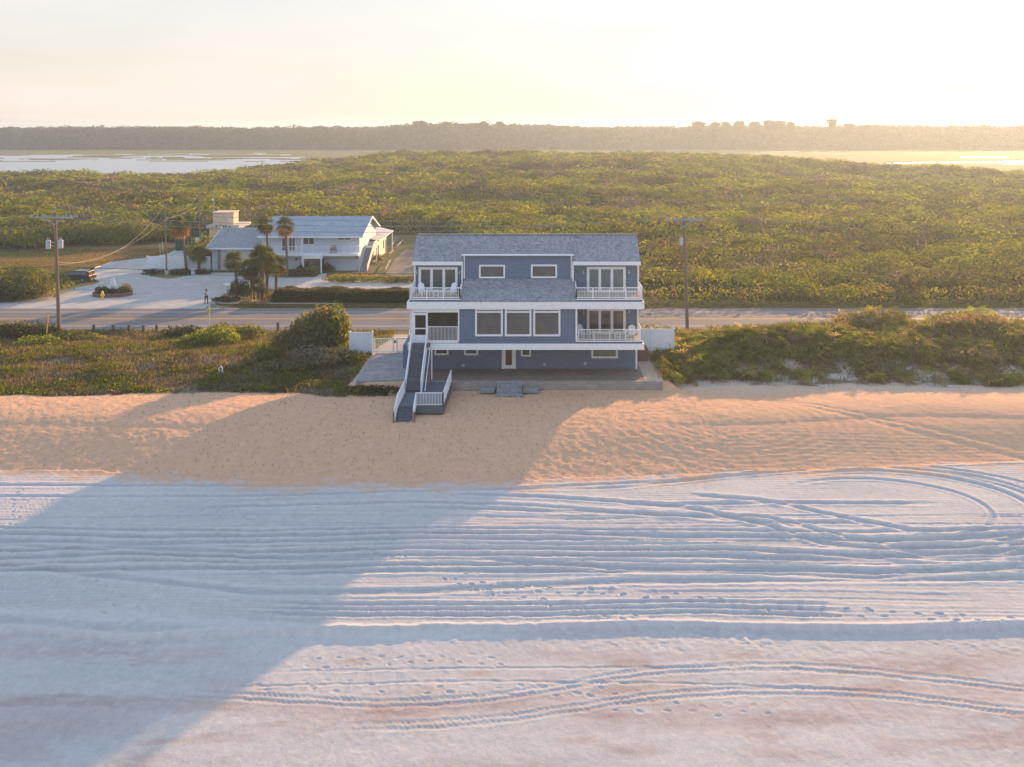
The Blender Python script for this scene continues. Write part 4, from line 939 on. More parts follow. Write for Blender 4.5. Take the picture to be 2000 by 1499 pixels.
m = MB(); rail_mb(m, (3.1, 69.55, 7.76), (HR-.03, 69.55, 7.76), .88, 1.32); rail_mb(m, (HR-.0, 69.55, 7.76), (HR-.0, DW-.15, 7.76), .88, 2.6); rail_mb(m, (3.1, 69.55, 7.76), (3.1, 71.6, 8.0), .75, 2.6); hb(m, 'balcony_railing', M_WHITE)
m = MB(); rail_mb(m, (3.25, 69.55, 4.44), (HR-.1, 69.55, 4.44), .86, 1.3); rail_mb(m, (HR-.07, 69.55, 4.44), (HR-.07, DW-.15, 4.44), .86, 2.6); hb(m, 'balcony_railing', M_WHITE)
# sconces
for px, py in ((813.3, 532), (898, 532), (1139.5, 532), (1228.5, 531), (1139.5, 610), (1228.5, 608)):
    x, z = wx(px, DW), wz(py, DW); m = MB(); m.lathe([(.02,-.16),(.06,-.12),(.075,-.02),(.08,.02),(.03,.06),(.01,.09)], x, DW-.13, z, 10); m.bar((x, DW-.13, z+.07), (x, DW, z+.1), .03, .03); m.box(x-.04, x+.04, DW-.03, DW-.004, z-.02, z+.14)
    hb(m, 'wall_lantern', mat('lantern', (.5, .48, .42), .35, .5))
# hose bib covers and vents on the ground floor wall
for px, py, s in ((905, 714, .12), (1063.5, 712, .11), (1143, 710, .12)):
    x, z = wx(px, DW), wz(py, DW); m = MB(); m.prism([(x-s, z-s), (x+s, z-s), (x+s, z+s*.6), (x+s*.5, z+s), (x-s*.5, z+s), (x-s, z+s*.6)], 'y', DW-.1, DW-.002); hb(m, 'wall_vent', M_GREYMET, .01)

# deck stairs
S = empty('deck_stairs', (-9.4, 66, PZ), 'grey stairway with white railings from the screened porch down to the sand', 'stairs')
def sb(m, name, mt, bevel=0):
    o = m.build(name, mt, S, bevel); o.matrix_parent_inverse = Matrix.Translation(-Vector(S.location)); return o
xl, xr = -10.0, -8.85; zt0 = 4.2; yt = 69.4; zb = 1.42; yb = 65.9; nst = 16
m = MB(); m.box(xl-.02, xr+.3, 69.0, 69.5, 4.0, 4.25)
for i in range(nst):
    f = (i+.5)/nst; y = yt-.4 + (yb-yt+.4)*(i+1)/(nst); z = zt0 + (zb-zt0)*(i+1)/(nst+1)
    m.box(xl, xr, y, y+.25, z-.04, z); m.box(xl, xr, y+.2, y+.22, z, z+.15)
sb(m, 'stair_treads', M_DECK)
m = MB()
for x in (xl-.05, xr+.05): m.bar((x, yt, zt0-.15), (x, yb, zb-.1), .06, .3)
m.build_each('stringer', fn=sb, mats=M_WHITE)
m = MB()
for x in (xl-.02, xr+.02): rail_mb(m, (x, yt-.1, zt0), (x, yb, zb), .92, 1.4, .12)
m.build_each('stair_railing', fn=sb, mats=M_WHITE)
m = MB(); m.bar((xr+.32, yt-.3, 4.0), (xr+.32, yb, 1.5), .05, .05); m.bar((xr+.42, 69.3, 3.9), (xr+.42, 69.3, PZ), .1, .1, up=(0,1,0)); m.bar((xl-.1, 69.3, 3.9), (xl-.1, 69.3, PZ), .1, .1, up=(0,1,0)); m.build_each('support_post', fn=sb, mats=M_WHITE)
# platform
m = MB(); m.box(xl, -6.75, 62.6, 68.55, 1.34, 1.41); sb(m, 'deck_platform', M_DECK)
m = MB(); m.box(-8.7, -6.76, 62.58, 62.64, .88, 1.34); m.box(-6.79, -6.73, 62.6, 68.55, .88, 1.34); m.box(xl-.03, xl+.03, 62.6, 66, .9, 1.34)
m.build_each('deck_skirt', fn=sb, mats=M_DECK)
m = MB()
for x, y in ((-6.85, 62.7), (-8.7, 62.7), (-6.85, 65.5), (-6.85, 68), (-9.9, 62.7), (-9.9, 65.5)): m.box(x-.06, x+.06, y-.06, y+.06, -.4, 1.33)
m.build_each('deck_pile', fn=sb, mats=M_WOOD)
m = MB(); rail_mb(m, (-8.75, 62.66, 1.42), (-6.8, 62.66, 1.42), .92, 2.2, .105); rail_mb(m, (-6.8, 62.66, 1.42), (-6.8, 68.4, 1.42), .92, 1.9, .12); rail_mb(m, (xl-.02, 65.9, zb), (xl-.02, 62.6, zb), .92, 1.7, .12)
sb(m, 'platform_railing', M_WHITE)
m = MB(); n2 = 5; zg = hz(-9.4, 61.2) - .05
for i in range(n2):
    z = 1.22 - i*(1.22-zg)/(n2-.6); y = 62.56 - (i+1)*.27; m.box(xl+.05, -8.85, y, y+.28, z-.05, z); m.box(xl+.05, -8.85, y+.25, y+.27, z, z+.14)
m.build_each('lower_step', fn=sb, mats=M_DECK)
m = MB(); 
for x in (xl-.02, -8.78): m.bar((x, 62.6, 1.2), (x, 61.2, zg-.05), .07, .26)
m.build_each('lower_stringer', fn=sb, mats=M_DECK)
m = MB()
for x in (xl-.05, -8.74): rail_mb(m, (x, 62.55, 1.42), (x, 61.25, zg+.1), .9, 1.3, .12)
m.build_each('lower_railing', fn=sb, mats=M_WHITE)
m = MB()
for x in (xl-.13, -8.68): m.bar((x, 61.2, zg-.5), (x, 61.2, zg+.75), .1, .1, up=(0,1,0))
m.build_each('lower_post', fn=sb, mats=M_WOOD)

# steps from the patio to the sand
zsd = hz(-2.2, 67.5)
st = empty('stone_steps', (-2.2, 68, zsd), 'grey stacked stone steps leading from the patio to the sand', 'steps')
x0 = wx(971, 68.2); x1 = wx(1019, 68.2)
for i, (y, z) in enumerate(((67.9, PZ-.08), (67.35, PZ-.32), (66.9, PZ-.55))):
    m = MB(); m.box(x0-.02*i, x1+.02*i, y, y+.7, z-.4, z); o = m.build('step', M_STONE, st, .02); o.matrix_parent_inverse = Matrix.Translation(-Vector(st.location))
for a, b, lab in ((937, 969, 'flat grey stone slab left of the stacked stone steps'), (1021, 1055, 'flat grey stone slab right of the stacked stone steps')):
    x0 = wx(a, 68); x1 = wx(b, 68); m = MB(); m.prism([(x0, 67.9), (x1-.1, 67.85), (x1, 68.45), (x0+.1, 68.5)], 'z', .7, 1.02)
    o = m.build('stone_slab', M_STONE, None, .02); tag(o, lab, 'stone slab')
# brick steps on the right flank
bs = empty('brick_steps', (9.2, 75.3, PZ), 'red brick steps beside the right wall of the blue house', 'steps')
m = MB(); m.box(8.45, 9.45, 74.6, 76.2, PZ, 2.45); o = m.build('brick_base', M_BRICK, bs); o.matrix_parent_inverse = Matrix.Translation(-Vector(bs.location))
m = MB()
for i in range(4): m.box(8.45+0*i, 9.35-.18*i, 76.2+.3*i, 76.5+.3*i, PZ, 2.6+.2*i)
o = m.build('brick_tread', M_BRICK, bs); o.matrix_parent_inverse = Matrix.Translation(-Vector(bs.location))
# loose fixed fences
def fence(name, label, x0, x1, D, z0, h, posts, group=None):
    f = empty(name, ((x0+x1)/2, D, z0), label, 'fence', group=group); inv = Matrix.Translation(-Vector(f.location))
    m = MB(); m.box(x0, x1, D-.02, D+.02, z0+.08, z0+h-.1)
    n = int((x1-x0)/.18)
    for i in range(n): xx = x0 + (i+.5)*(x1-x0)/n; m.box(xx-.083, xx+.083, D-.026, D-.021, z0+.1, z0+h-.12)
    o = m.build('board_panel', M_VINYL, f); o.matrix_parent_inverse = inv
    m = MB(); m.box(x0, x1, D-.05, D+.05, z0+h-.1, z0+h); m.box(x0, x1, D-.05, D+.05, z0+.02, z0+.1); o = m.build('rail', M_VINYL, f); o.matrix_parent_inverse = inv
    for p in posts:
        m = MB(); m.box(p-.065, p+.065, D-.075, D+.075, z0-.2, z0+h+.05); m.quadmesh([(p-.085, D-.09, z0+h+.05), (p+.085, D-.09, z0+h+.05), (p+.085, D+.09, z0+h+.05), (p-.085, D+.09, z0+h+.05), (p, D, z0+h+.13)], [(0,1,4),(1,2,4),(2,3,4),(3,0,4),(3,2,1,0)])
        o = m.build('post', M_VINYL, f); o.matrix_parent_inverse = inv
    return f
fence('privacy_fence', 'solid white vinyl fence panel left of the picket gate', wx(684, 77.3), wx(727, 77.3), 77.3, PZ, 1.86, (wx(683.5, 77.3), wx(727, 77.3)))
DR = 76.0
fence('privacy_fence', 'solid white vinyl fence right of the blue house by the palmettos', 8.9, wx(1316, DR), DR, 1.95, 1.9, (wx(1272.5, DR), wx(1315.5, DR)))
ga = empty('picket_gate', (wx(752, 77.3), 77.3, PZ), 'white picket double gate across the pale driveway', 'gate')
inv = Matrix.Translation(-Vector(ga.location))
for a, b, nm in ((730, 770, 'gate_leaf'), (774, 800, 'gate_leaf')):
    x0, x1 = wx(a, 77.3), wx(b, 77.3); m = MB(); z0 = PZ+.08; h = 1.25
    m.box(x0, x1, 77.27, 77.33, z0, z0+.09); m.box(x0, x1, 77.27, 77.33, z0+h-.09, z0+h); m.box(x0, x0+.09, 77.26, 77.34, z0, z0+h); m.box(x1-.09, x1, 77.26, 77.34, z0, z0+h)
    k = int((x1-x0)/.13)
    for i in range(1, k): xx = x0+i*(x1-x0)/k; m.box(xx-.02, xx+.02, 77.285, 77.315, z0, z0+h)
    m.bar((x0+.1, 77.25, z0+.05), (x1-.1, 77.25, z0+h-.05), .03, .06, up=(0,1,0))
    o = m.build(nm, M_WHITE, ga); o.matrix_parent_inverse = inv
m = MB(); x = wx(771.8, 77.3); m.box(x-.06, x+.06, 77.2, 77.32, PZ+.9, PZ+1.15); o = m.build('latch', M_BLACK, ga); o.matrix_parent_inverse = inv

# balcony furniture
def adirondack(label, x, y, z, rz):
    c = empty('garden_chair', (x, y, z), label, 'chair', rz, group='white adirondack chairs on the balconies')
    m = MB(); 
    for i in range(5): yy = -.28+i*.12; m.box(-.27, .27, yy, yy+.1, .36-.03*i, .385-.03*i)
    m.build('seat', M_WHITE, c)
    m = MB()
    for i in range(5):
        xx = (i-2)*.11; hh = 1.0 - .05*abs(i-2)**1.5
        m.prism([(.2, .27), (.2+.02, .26), (.2+hh*.33+.02, .27+hh*.75), (.2+hh*.33, .27+hh*.75)], 'x', xx-.048, xx+.048)
    m.build('backrest', M_WHITE, c)
    for s in (-1, 1):
        m = MB(); m.box(s*.36-.07, s*.36+.07, -.42, .36, .56, .585); m.build('armrest', M_WHITE, c)
        m = MB(); m.box(s*.32-.02, s*.32+.02, -.36, -.26, 0, .56); m.build('leg', M_WHITE, c)
        m = MB(); m.prism([(-.3, .28), (.45, 0), (.55, 0), (-.26, .37)], 'x', s*.29-.015, s*.29+.015); m.build('leg', M_WHITE, c)
    return c
adirondack('white adirondack chair at the left end of the upper left balcony', -9.25, 70.75, 7.75, R(38))
adirondack('white adirondack chair at the right end of the upper left balcony', -7.1, 70.75, 7.75, R(-38))
adirondack('white adirondack chair at the right end of the lower right balcony', 7.6, 70.6, 4.3, R(-12))
adirondack('white adirondack chair at the left end of the lower right balcony', 3.75, 71.0, 4.3, R(40))
def side_table(label, x, y, z):
    t = empty('side_table', (x, y, z), label, 'table', group='white side tables on the balconies')
    m = MB()
    for i in range(5): m.box(-.26, .26, -.24+i*.1, -.15+i*.1, .44, .465)
    m.build('tabletop', M_WHITE, t)
    for sx in (-1, 1):
        for sy in (-1, 1): m = MB(); m.box(sx*.2-.03, sx*.2+.03, sy*.18-.03, sy*.18+.03, 0, .44); m.build('leg', M_WHITE, t)
    m = MB(); m.box(-.2, .2, -.16, .16, .12, .14); m.build('shelf', M_WHITE, t)
side_table('small white slatted table between the chairs on the upper left balcony', -8.2, 70.35, 7.75)
side_table('small white slatted table on the lower right balcony near its chair', 6.5, 70.7, 4.3)
# ------------------------------------------------------------------ neighbouring house across the road
N_ = empty('neighbour_house', (-36, 130, 0), 'pale blue two-storey house with grey shingle roofs and a long balcony across the road', 'house')
NI = Matrix.Translation(-Vector(N_.location))
def nb(m, name, mt, bevel=0, parent=None):
    o = m.build(name, mt, parent or N_, bevel)
    if parent is None: o.matrix_parent_inverse = NI
    return o
XR = -26.6; XM = -41.2; XG = -48.7
m = MB(); m.box(XM, XR, 130, 143, 0, 5.15); m.prism([(130, 5.153), (143, 5.153), (136.8, 7.15)], 'x', XR-.2, XR); m.prism([(130, 5.153), (143, 5.153), (136.8, 7.15)], 'x', XM, XM+.2); nb(m, 'main_wall', M_PALE)
m = MB(); m.box(XG, XM-.003, 130.2, 142, 0, 3.2); m.prism([(130.2, 3.203), (142, 3.203), (136, 5.3)], 'x', XG, XG+.2); nb(m, 'garage_wall', M_PALE)
m = MB(); slab(m, XM-.4, XR+.6, 129.2, 5.2, 137.0, 7.45, .15); slab(m, XM-.4, XR+.6, 137.003, 7.45, 143.8, 5.05, .15); nb(m, 'main_roof', M_SHING2)
m = MB(); slab(m, XG-.6, XM-.4, 129.4, 3.45, 136.2, 5.75, .15); slab(m, XG-.6, XM-.4, 136.203, 5.75, 143, 3.4, .15); nb(m, 'garage_roof', M_SHING)
m = MB(); m.box(XM-.42, XR+.62, 129.1, 129.197, 5.0, 5.22); m.box(XG-.62, XM-.4, 129.3, 129.397, 3.26, 3.47)
for (a, b) in (((129.15, 5.13), (137.0, 7.38)), ((137.0, 7.38), (143.85, 4.98))): m.bar((XR+.63, a[0], a[1]), (XR+.63, b[0], b[1]), .06, .26)
m.bar((XG-.63, 129.35, 3.38), (XG-.63, 136.2, 5.68), .06, .24); nb(m, 'fascia', M_WHITE)
m = MB(); m.box(wx(525, 130), XR+.1, 128.3, 129.99, 2.42, 2.78); nb(m, 'balcony_slab', M_VINYL)
m = MB(); a, b = wx(525, 128.4), XR+.05; m.bar((a, 128.4, 3.82), (b, 128.4, 3.82), .05, .05); m.bar((a, 128.4, 3.05), (b, 128.4, 3.05), .04, .04); m.bar((b, 128.4, 3.82), (b, 129.95, 3.82), .05, .05)
for px in (525, 543, 560, 579, 610, 639, 669, 698): q = wx(px, 128.4); m.bar((q, 128.4, 2.78), (q, 128.4, 3.85), .07, .07, up=(0,1,0))
k = 60
for i in range(1, k): q = a+(b-a)*i/k; m.bar((q, 128.4, 2.8), (q, 128.4, 3.8), .018, .018, up=(0,1,0))
nb(m, 'balcony_railing', M_WHITE)
q = wx(590, 128.35); m = MB(); m.box(q-.07, q+.07, 128.28, 128.42, 0, 5.0); nb(m, 'support_post', M_WHITE)
def nwin(px0, px1, py0, py1, D, name='window', glass=M_GLASS, mull=0, fw=.09):
    x0, x1, z1, z0 = wx(px0, D), wx(px1, D), wz(py0, D), wz(py1, D); m = MB(); d = D-.05
    m.box(x0, x1, d, D+.02, z0, z0+fw); m.box(x0, x1, d, D+.02, z1-fw, z1); m.box(x0, x0+fw, d, D+.02, z0+fw, z1-fw); m.box(x1-fw, x1, d, D+.02, z0+fw, z1-fw)
    for i in range(mull): q = x0+(x1-x0)*(i+1)/(mull+1); m.box(q-.04, q+.04, d+.003, D+.02, z0+fw, z1-fw)
    o = nb(m, name, M_WHITE); g = MB(); g.box(x0+fw-.01, x1-fw+.01, D-.025, D+.015, z0+fw-.01, z1-fw+.01); g.build('glass', glass, o); return o
nwin(591.5, 614.5, 462.5, 478.5, 130, mull=1); nwin(658.5, 686, 461.6, 470, 130, glass=mat('brown_glass', (.12,.08,.05), .2, .5), mull=1)
nwin(550, 561, 464, 491, 130, 'sliding_door', mull=0); nwin(564, 577, 464, 491, 130, 'sliding_door', mull=1)
# garage door
x0, x1 = wx(432, 130.2), wx(522, 130.2); m = MB()
for i in range(4): m.box(x0, x1, 130.12+.0*i, 130.18, .05+i*.66, .05+i*.66+.64)
nb(m, 'garage_door', mat('garage_door', (.52, .50, .48), .6, .3), .015)
m = MB(); m.box(wx(425, 130.2), wx(431, 130.2), 130.1, 130.19, 0, 3.1); nb(m, 'downspout', mat('brown_trim', (.25, .22, .22), .7))
# round window
m = MB(); xc, zc = wx(579, 130), wz(506.5, 130); m.tube([(xc, 129.93, zc), (xc, 130.02, zc)], .34, 16); o = nb(m, 'round_window', M_WHITE); g = MB(); g.tube([(xc, 129.9, zc), (xc, 129.95, zc)], .24, 16); g.build('glass', M_GLASS, o)
# entry porch
DPn = 127.6; m = MB(); m.box(wx(591, DPn), wx(628.5, DPn), DPn, 129.99, wz(506, DPn), wz(498.6, DPn)); nb(m, 'porch_roof', M_WHITE)
m = MB()
for px in (592, 627): q = wx(px, DPn); m.box(q-.1, q+.1, DPn, DPn+.2, 0, wz(506, DPn))
nb(m, 'porch_post', M_WHITE)
x0, x1 = wx(594, 129.9), wx(622, 129.9); m = MB(); m.box(x0, x1, 129.85, 129.98, 0, 2.35); o = nb(m, 'front_door', mat('tan_door', (.42, .30, .22), .6))
g = MB(); xm = (x0+x1)/2
for a in (-.55, .55): g.lathe([(.24, -.32), (.30, 0), (.24, .32)], xm+a, 129.86, 1.1, 12)
g.build('oval_pane', mat('bluish_pane', (.16, .20, .30), .15, .5), o); g = MB(); g.box(xm-.03, xm+.03, 129.8, 129.9, 0, 2.3); g.build('astragal', M_WHITE, o)
m = MB(); m.box(wx(625, 129), wx(630, 129), 128, 129.98, 0, 2.4); nb(m, 'porch_side', mat('dark_green_panel', (.04, .07, .08), .6))
m = MB(); m.box(wx(693, 130), wx(700, 130), 129.96, 129.995, wz(506, 130), wz(500.5, 130)); nb(m, 'wall_plaque', mat('faded_red', (.42, .22, .24), .7))
# side stair
m = MB(); n = 15
for i in range(n): y = 129.2 + i*.36; z = .1 + i*.19; m.box(XR+.15, XR+1.25, y, y+.4, z, z+.06); m.box(XR+.15, XR+1.25, y, y+.03, z-.17, z)
nb(m, 'side_stair', mat('grey_step', (.26, .28, .31), .8))
m = MB(); m.prism([(129.1, 0), (134.6, 2.8), (134.6, 3.7), (129.1, .9)], 'x', XR+1.26, XR+1.34); m.prism([(129.1, 0), (134.6, 2.8), (134.6, 3.3), (129.1, .5)], 'x', XR+.06, XR+.14); m.box(XR+.003, XR+1.34, 134.6, 137, 2.6, 2.75)
m.box(XR+1.27, XR+1.33, 134.6, 137, 2.75, 3.7); m.box(XR+1.2, XR+1.34, 136.8, 137, 0, 2.6); nb(m, 'stair_wall', M_CREAM)
# rear wing
m = MB(); m.box(-33, -26.0, 143.003, 150, 0, 3.3); m.box(XR-.003, -26.0, 138, 143, 0, 3.3); nb(m, 'rear_wall', M_CREAM)
m = MB(); m.prism([(-31, 4.9), (-25.1, 3.45), (-25.1, 3.35), (-31, 4.8)], 'y', 143.9, 151.5); m.prism([(-27.0, 3.85), (-25.1, 3.45), (-25.1, 3.35), (-27.0, 3.75)], 'y', 138, 143.897); nb(m, 'rear_roof', mat('pale_roof', (.42, .42, .42), .8, noise=.06))
m = MB(); m.bar((-25.1, 138, 3.4), (-25.1, 151.5, 3.4), .05, .2); 
for y in (151, ): m.box(-25.3, -25.15, y, y+.15, 0, 3.3)
nb(m, 'rear_fascia', M_WHITE)
for y0, z0, z1 in ((141.5, .1, 2.2), (146.5, 1.0, 2.4), (148.6, .1, 2.2)):
    m = MB(); m.box(-26.02, -25.96, y0, y0+.85, z0, z1); nb(m, 'side_door' if z0 < .5 else 'side_window', M_GLASSG)
m = MB(); x, z = wx(645, 130), 0
# chair on the balcony
ch = empty('patio_chair', (wx(651, 129.3), 129.3, 2.78), 'brown wicker patio chair on the long balcony of the pale house', 'chair')
wk = mat('wicker', (.22, .17, .14), .8)
m = MB(); m.box(-.33, .33, -.3, .3, .35, .45); m.build('seat', wk, ch); m = MB(); m.box(-.33, .33, .22, .3, .45, 1.05); m.build('backrest', wk, ch)
for s in (-1, 1):
    m = MB(); m.box(s*.36-.05, s*.36+.05, -.3, .3, .0, .65); m.build('armrest', wk, ch)
# lookout box above the vine bank
lk = empty('lookout_tower', (-54.2, 150, 0), 'cream stucco rooftop lookout on a flat concrete building behind the garage', 'building'); li = Matrix.Translation(-Vector(lk.location))
def lb(m, n, mt, bv=0): o = m.build(n, mt, lk, bv); o.matrix_parent_inverse = li; return o
D_ = 150; m = MB(); m.box(wx(404, D_), wx(468, D_), 149.6, 156, wz(446, D_), wz(440.5, D_)); lb(m, 'roof_slab', M_CONC)
m = MB(); m.box(wx(409, D_), wx(455, D_), 150, 155.5, 0, wz(446, D_)); lb(m, 'base_wall', M_STUCCO)
x0 = wx(416, D_); x1 = wx(444, D_); x2 = wx(453, D_); m = MB(); m.prism([(x0, 150), (x1, 149.8), (x2, 150.8), (x2, 153.3), (x0, 153.3)], 'z', wz(440, D_), wz(416.5, D_)); lb(m, 'box_wall', M_STUCCO)
m = MB(); m.prism([(x0-.12, 149.85), (x1, 149.65), (x2+.12, 150.7), (x2+.12, 153.4), (x0-.12, 153.4)], 'z', wz(416.3, D_), wz(414.7, D_)); lb(m, 'box_roof', M_STUCCO)
m = MB()
for px in (423, 437, 441, 449): q = wx(px, 149.7); m.box(q-.1, q+.1, 149.56, 149.6, wz(444, D_)-.05, wz(441.5, D_)+.05)
lb(m, 'scupper', M_BLACK)
fence('privacy_fence', 'long white vinyl fence left of the pale house with the shingled garage', wx(287, 129.6), wx(411, 129.6), 129.6, 0, 2.2, [wx(p, 129.6) for p in (287.5, 314, 341, 367, 390)])
# dumpster pen
dp = empty('green_enclosure', (-60.5, 152, 0), 'dark green mesh enclosure behind the leaning palm by the garage', 'enclosure'); di = Matrix.Translation(-Vector(dp.location))
gm = mat('green_mesh', (.03, .07, .055), .85, .1, noise=.3, nscale=2)
xa, xb = wx(343, 151), wx(388, 151)
m = MB(); m.prism([(xa, 0), (xb, 0), (xb, wz(448, 151)), (wx(360, 151), wz(456, 151)), (xa, wz(460, 151))], 'y', 151, 151.06); m.build('mesh_panel', gm, dp).matrix_parent_inverse = di
m = MB(); m.box(xb, xb+.06, 151, 156, 0, 3.0); m.box(xa-.06, xa, 151, 156, 0, 2.3); m.build('side_panel', gm, dp).matrix_parent_inverse = di
m = MB()
for px in (343, 358, 374, 388): q = wx(px, 150.95); m.tube([(q, 150.95, 0), (q, 150.95, 2.5)], .05, 6)
m.build('post', mat('green_post', (.08, .14, .10), .6), dp).matrix_parent_inverse = di
for px, lab in ((384.5, 'white utility box behind the pale house beside the pole'),):
    x = wx(px, 148); m = MB(); m.box(x-.32, x+.32, 148, 148.5, wz(475, 148), wz(470, 148)); m.box(x-.3, x+.3, 148.02, 148.48, wz(469.5, 148), wz(465, 148)); m.box(x-.05, x+.05, 148.2, 148.3, 0, wz(475, 148))
    o = m.build('utility_box', M_WHITE, None, .02); tag(o, lab, 'utility box')
# ------------------------------------------------------------------ poles and cables
def wpole(label, px_t, py_t, px_b, D, z0, r0=.16, r1=.11, arms=(), tx=(), name='utility_pole', pin=True, z_b=0, mt=None, cat='utility pole'):
    xt = wx(px_t, D); zt = wz(py_t, D); xb = wx(px_b, D)
    p = empty(name, (xb, D, z0), label, cat); dx = xt-xb; H_ = zt-z0
    m = MB(); m.tube([(0, 0, -.5), (dx*.5, 0, H_*.5), (dx, 0, H_)], [r0, (r0+r1)/2, r1], 10); m.build('shaft', mt or M_POLE, p)
    for (z, hw, ang) in arms:
        f = (z-z0)/H_; c = Vector((dx*f, 0, z-z0)); d = Vector((math.cos(ang), math.sin(ang), 0))
        m = MB(); m.bar(c-d*hw+Vector((0,-.16,0)), c+d*hw+Vector((0,-.16,0)), .1, .13); m.bar(c-d*hw*.5+Vector((0,-.2,-.05)), c+Vector((0,-.18,-.75)), .04, .05); m.bar(c+d*hw*.5+Vector((0,-.2,-.05)), c+Vector((0,-.18,-.75)), .04, .05)
        a = m.build('crossarm', M_ARM, p); m = MB()
        for t in (-.95, -.5, .5, .95): q = c+d*hw*t+Vector((0,-.16,.06)); m.lathe([(.025,0),(.025,.06),(.06,.08),(.05,.14),(.06,.16),(.03,.22)], q.x, q.y, q.z, 8)
        m.build('insulator', mat('insulator', (.35,.33,.30), .3, .5), a)
    if pin: m = MB(); m.tube([(dx, 0, H_-.1), (dx+.05, 0, H_+.6)], .025, 6); m.build('top_pin', M_GREYMET, p)
    for (px, z, s) in tx:
        x = wx(px, D)-xb; y = -.25; zz = z-z0; q = empty_child = MB(); 
        q.lathe([(.20*s,0),(.24*s,.04),(.25*s,.1),(.25*s,.80*s),(.27*s,.82*s),(.27*s,.88*s),(.2*s,.94*s)], x, y, zz, 14); q.bar((x, y, zz+.3), (dx*.5, 0, zz+.3), .06, .08); q.bar((x, y, zz+.65), (dx*.5, 0, zz+.65), .06, .08)
        t_ = q.build('transformer', M_GREYMET, p, smooth=False); q = MB()
        for s2 in (-.1, .1): q.lathe([(.05,0),(.07,.05),(.04,.1),(.06,.15),(.03,.25),(.02,.34)], x+s2, y, zz+.9*s, 8)
        q.build('bushing', mat('bushing', (.35,.28,.24), .4), t_)
    return p, Vector((xt, D, zt))
zL = hz(-49, 90); 
pl, tL = wpole('tall wooden utility pole left of the lot with two grey transformers and a crossarm', 107.5, 414, 116, 90, zL, .19, .14, arms=((wz(424, 90), 2.2, R(14)), (wz(424.5, 90)-.05, 2.2, R(-14))), tx=((97, wz(486, 90), .95), (121, wz(485, 90), .95)))
zR = hz(15.4, 90.5)
pr, tR = wpole('tall wooden utility pole right of the blue house with one grey transformer', 1335.5, 424, 1343, 90.5, zR, .19, .14, arms=((wz(429, 90.5), 1.9, R(10)), (wz(429, 90.5)-.05, 1.9, R(-10))), tx=((1330, wz(479, 90.5), .8),))
p3, t3 = wpole('slim wooden service pole rising in front of the long white fence', 321, 400, 326, 128.6, 0, .12, .09, pin=False)
p4_, t4 = wpole('wooden service pole beside the vine bank left of the cream lookout', 387, 376, 393, 147, 0, .15, .11, pin=False)
p5_, t5 = wpole('pale thin mast with a lamp rising just left of the cream lookout', 417, 378, 419, 156.5, 0, .09, .06, pin=False, mt=M_WIREP, name='lamp_mast', cat='mast')
m = MB(); m.lathe([(.05,-.3),(.16,-.15),(.16,.1),(.05,.2)], t5.x-.12-wx(419,156.5), 0, t5.z-1.1, 10); m.build('lamp_head', M_WHITE, p5_)
p6_, t6 = wpole('pale thin mast just right of the cream lookout', 451.5, 398, 453.5, 156.5, 0, .06, .05, pin=False, mt=M_WIREP, name='mast', cat='mast')
p7_, t7 = wpole('grey pole standing in the scrub behind the palms of the pale house', 487, 375, 488.5, 158, 0, .15, .12, pin=False)
def cable(label, a, b, sag, r=.02, mt=M_WIRE, cat='cable', name='overhead_cable', group=None):
    a = Vector(a); b = Vector(b); pts = []
    for i in range(25): t = i/24; p = a.lerp(b, t); p.z -= sag*4*t*(1-t); pts.append(p)
    m = MB(); m.tube(pts, r, 5); o = m.build(name, mt); tag(o, label, cat, group); return o
za = wz(424, 90)+.25; zb_ = wz(429, 90.5)+.25
M_WG = mat('grey_cable', (.22, .23, .22), .5, .4)
g_ = 'overhead power cables'
for k, (dx, dl) in enumerate(((-2.05, 'front'), (2.05, 'rear'))):
    cable('%s thin grey power cable sagging between the two tall wooden utility poles' % ('lower' if k == 0 else 'upper'), (tL.x+dx, 90-.16, za), (tR.x+dx*.9, 90.5-.16, zb_), 1.1 if k else 1.7, .026, M_WG, group=g_)
cable('highest power cable running between the tops of the two tall wooden poles', (tL.x+.05, 90, tL.z+.6), (tR.x+.05, 90.5, tR.z+.6), 1.3, .024, M_WG, group=g_)
cable('low dark cable crossing above the lot toward the right behind the blue house', (wx(111, 90), 90, wz(521, 90)), (wx(1339, 90.5), 90.5, wz(530, 90.5)), .5, .03, M_WIRE, group=g_)
cable('thin low cable just below the dark one above the lot', (wx(111, 90), 90, wz(529, 90)), (wx(1339, 90.5), 90.5, wz(538, 90.5)), .45, .014, M_WIRE, group=g_)
cable('dark cable leaving the picture at the left from the left utility pole', (wx(111, 90), 90, wz(521, 90)), (-75, 90, wz(521, 90)), .3, .03, M_WIRE, group=g_)
cable('grey power cable leaving the crossarm of the left pole toward the left edge', (tL.x-2.1, 89.8, za), (-85, 90, za-.1), .7, .026, M_WG, group=g_)
cable('grey power cable leaving the crossarm of the right pole toward the right edge', (tR.x+1.8, 90.3, zb_), (75, 90.5, zb_-.5), .9, .026, M_WG, group=g_)
cable('upper bright service cable swooping from the slim pole down to the left', (t3.x, 128.6, t3.z-.1), (wx(111, 90), 90, wz(512, 90)), 2.6, .018, M_WIREP, group=g_)
cable('lower bright service cable swooping from the slim pole down to the left', (t3.x+.1, 128.6, t3.z-2.2), (wx(111, 90), 90, wz(518, 90)), 1.4, .015, M_WIREP, group=g_)
cable('bright cable sagging from the vine bank pole toward the slim pole', (t4.x, 147, t4.z-.3), (t3.x, 128.6, t3.z-.3), 1.6, .018, M_WIREP, group=g_)
cable('second bright cable from the vine bank pole to the slim pole', (t4.x, 147, t4.z-2.3), (t3.x+.1, 128.6, t3.z-2.2), .2, .02, M_WIREP, group=g_)
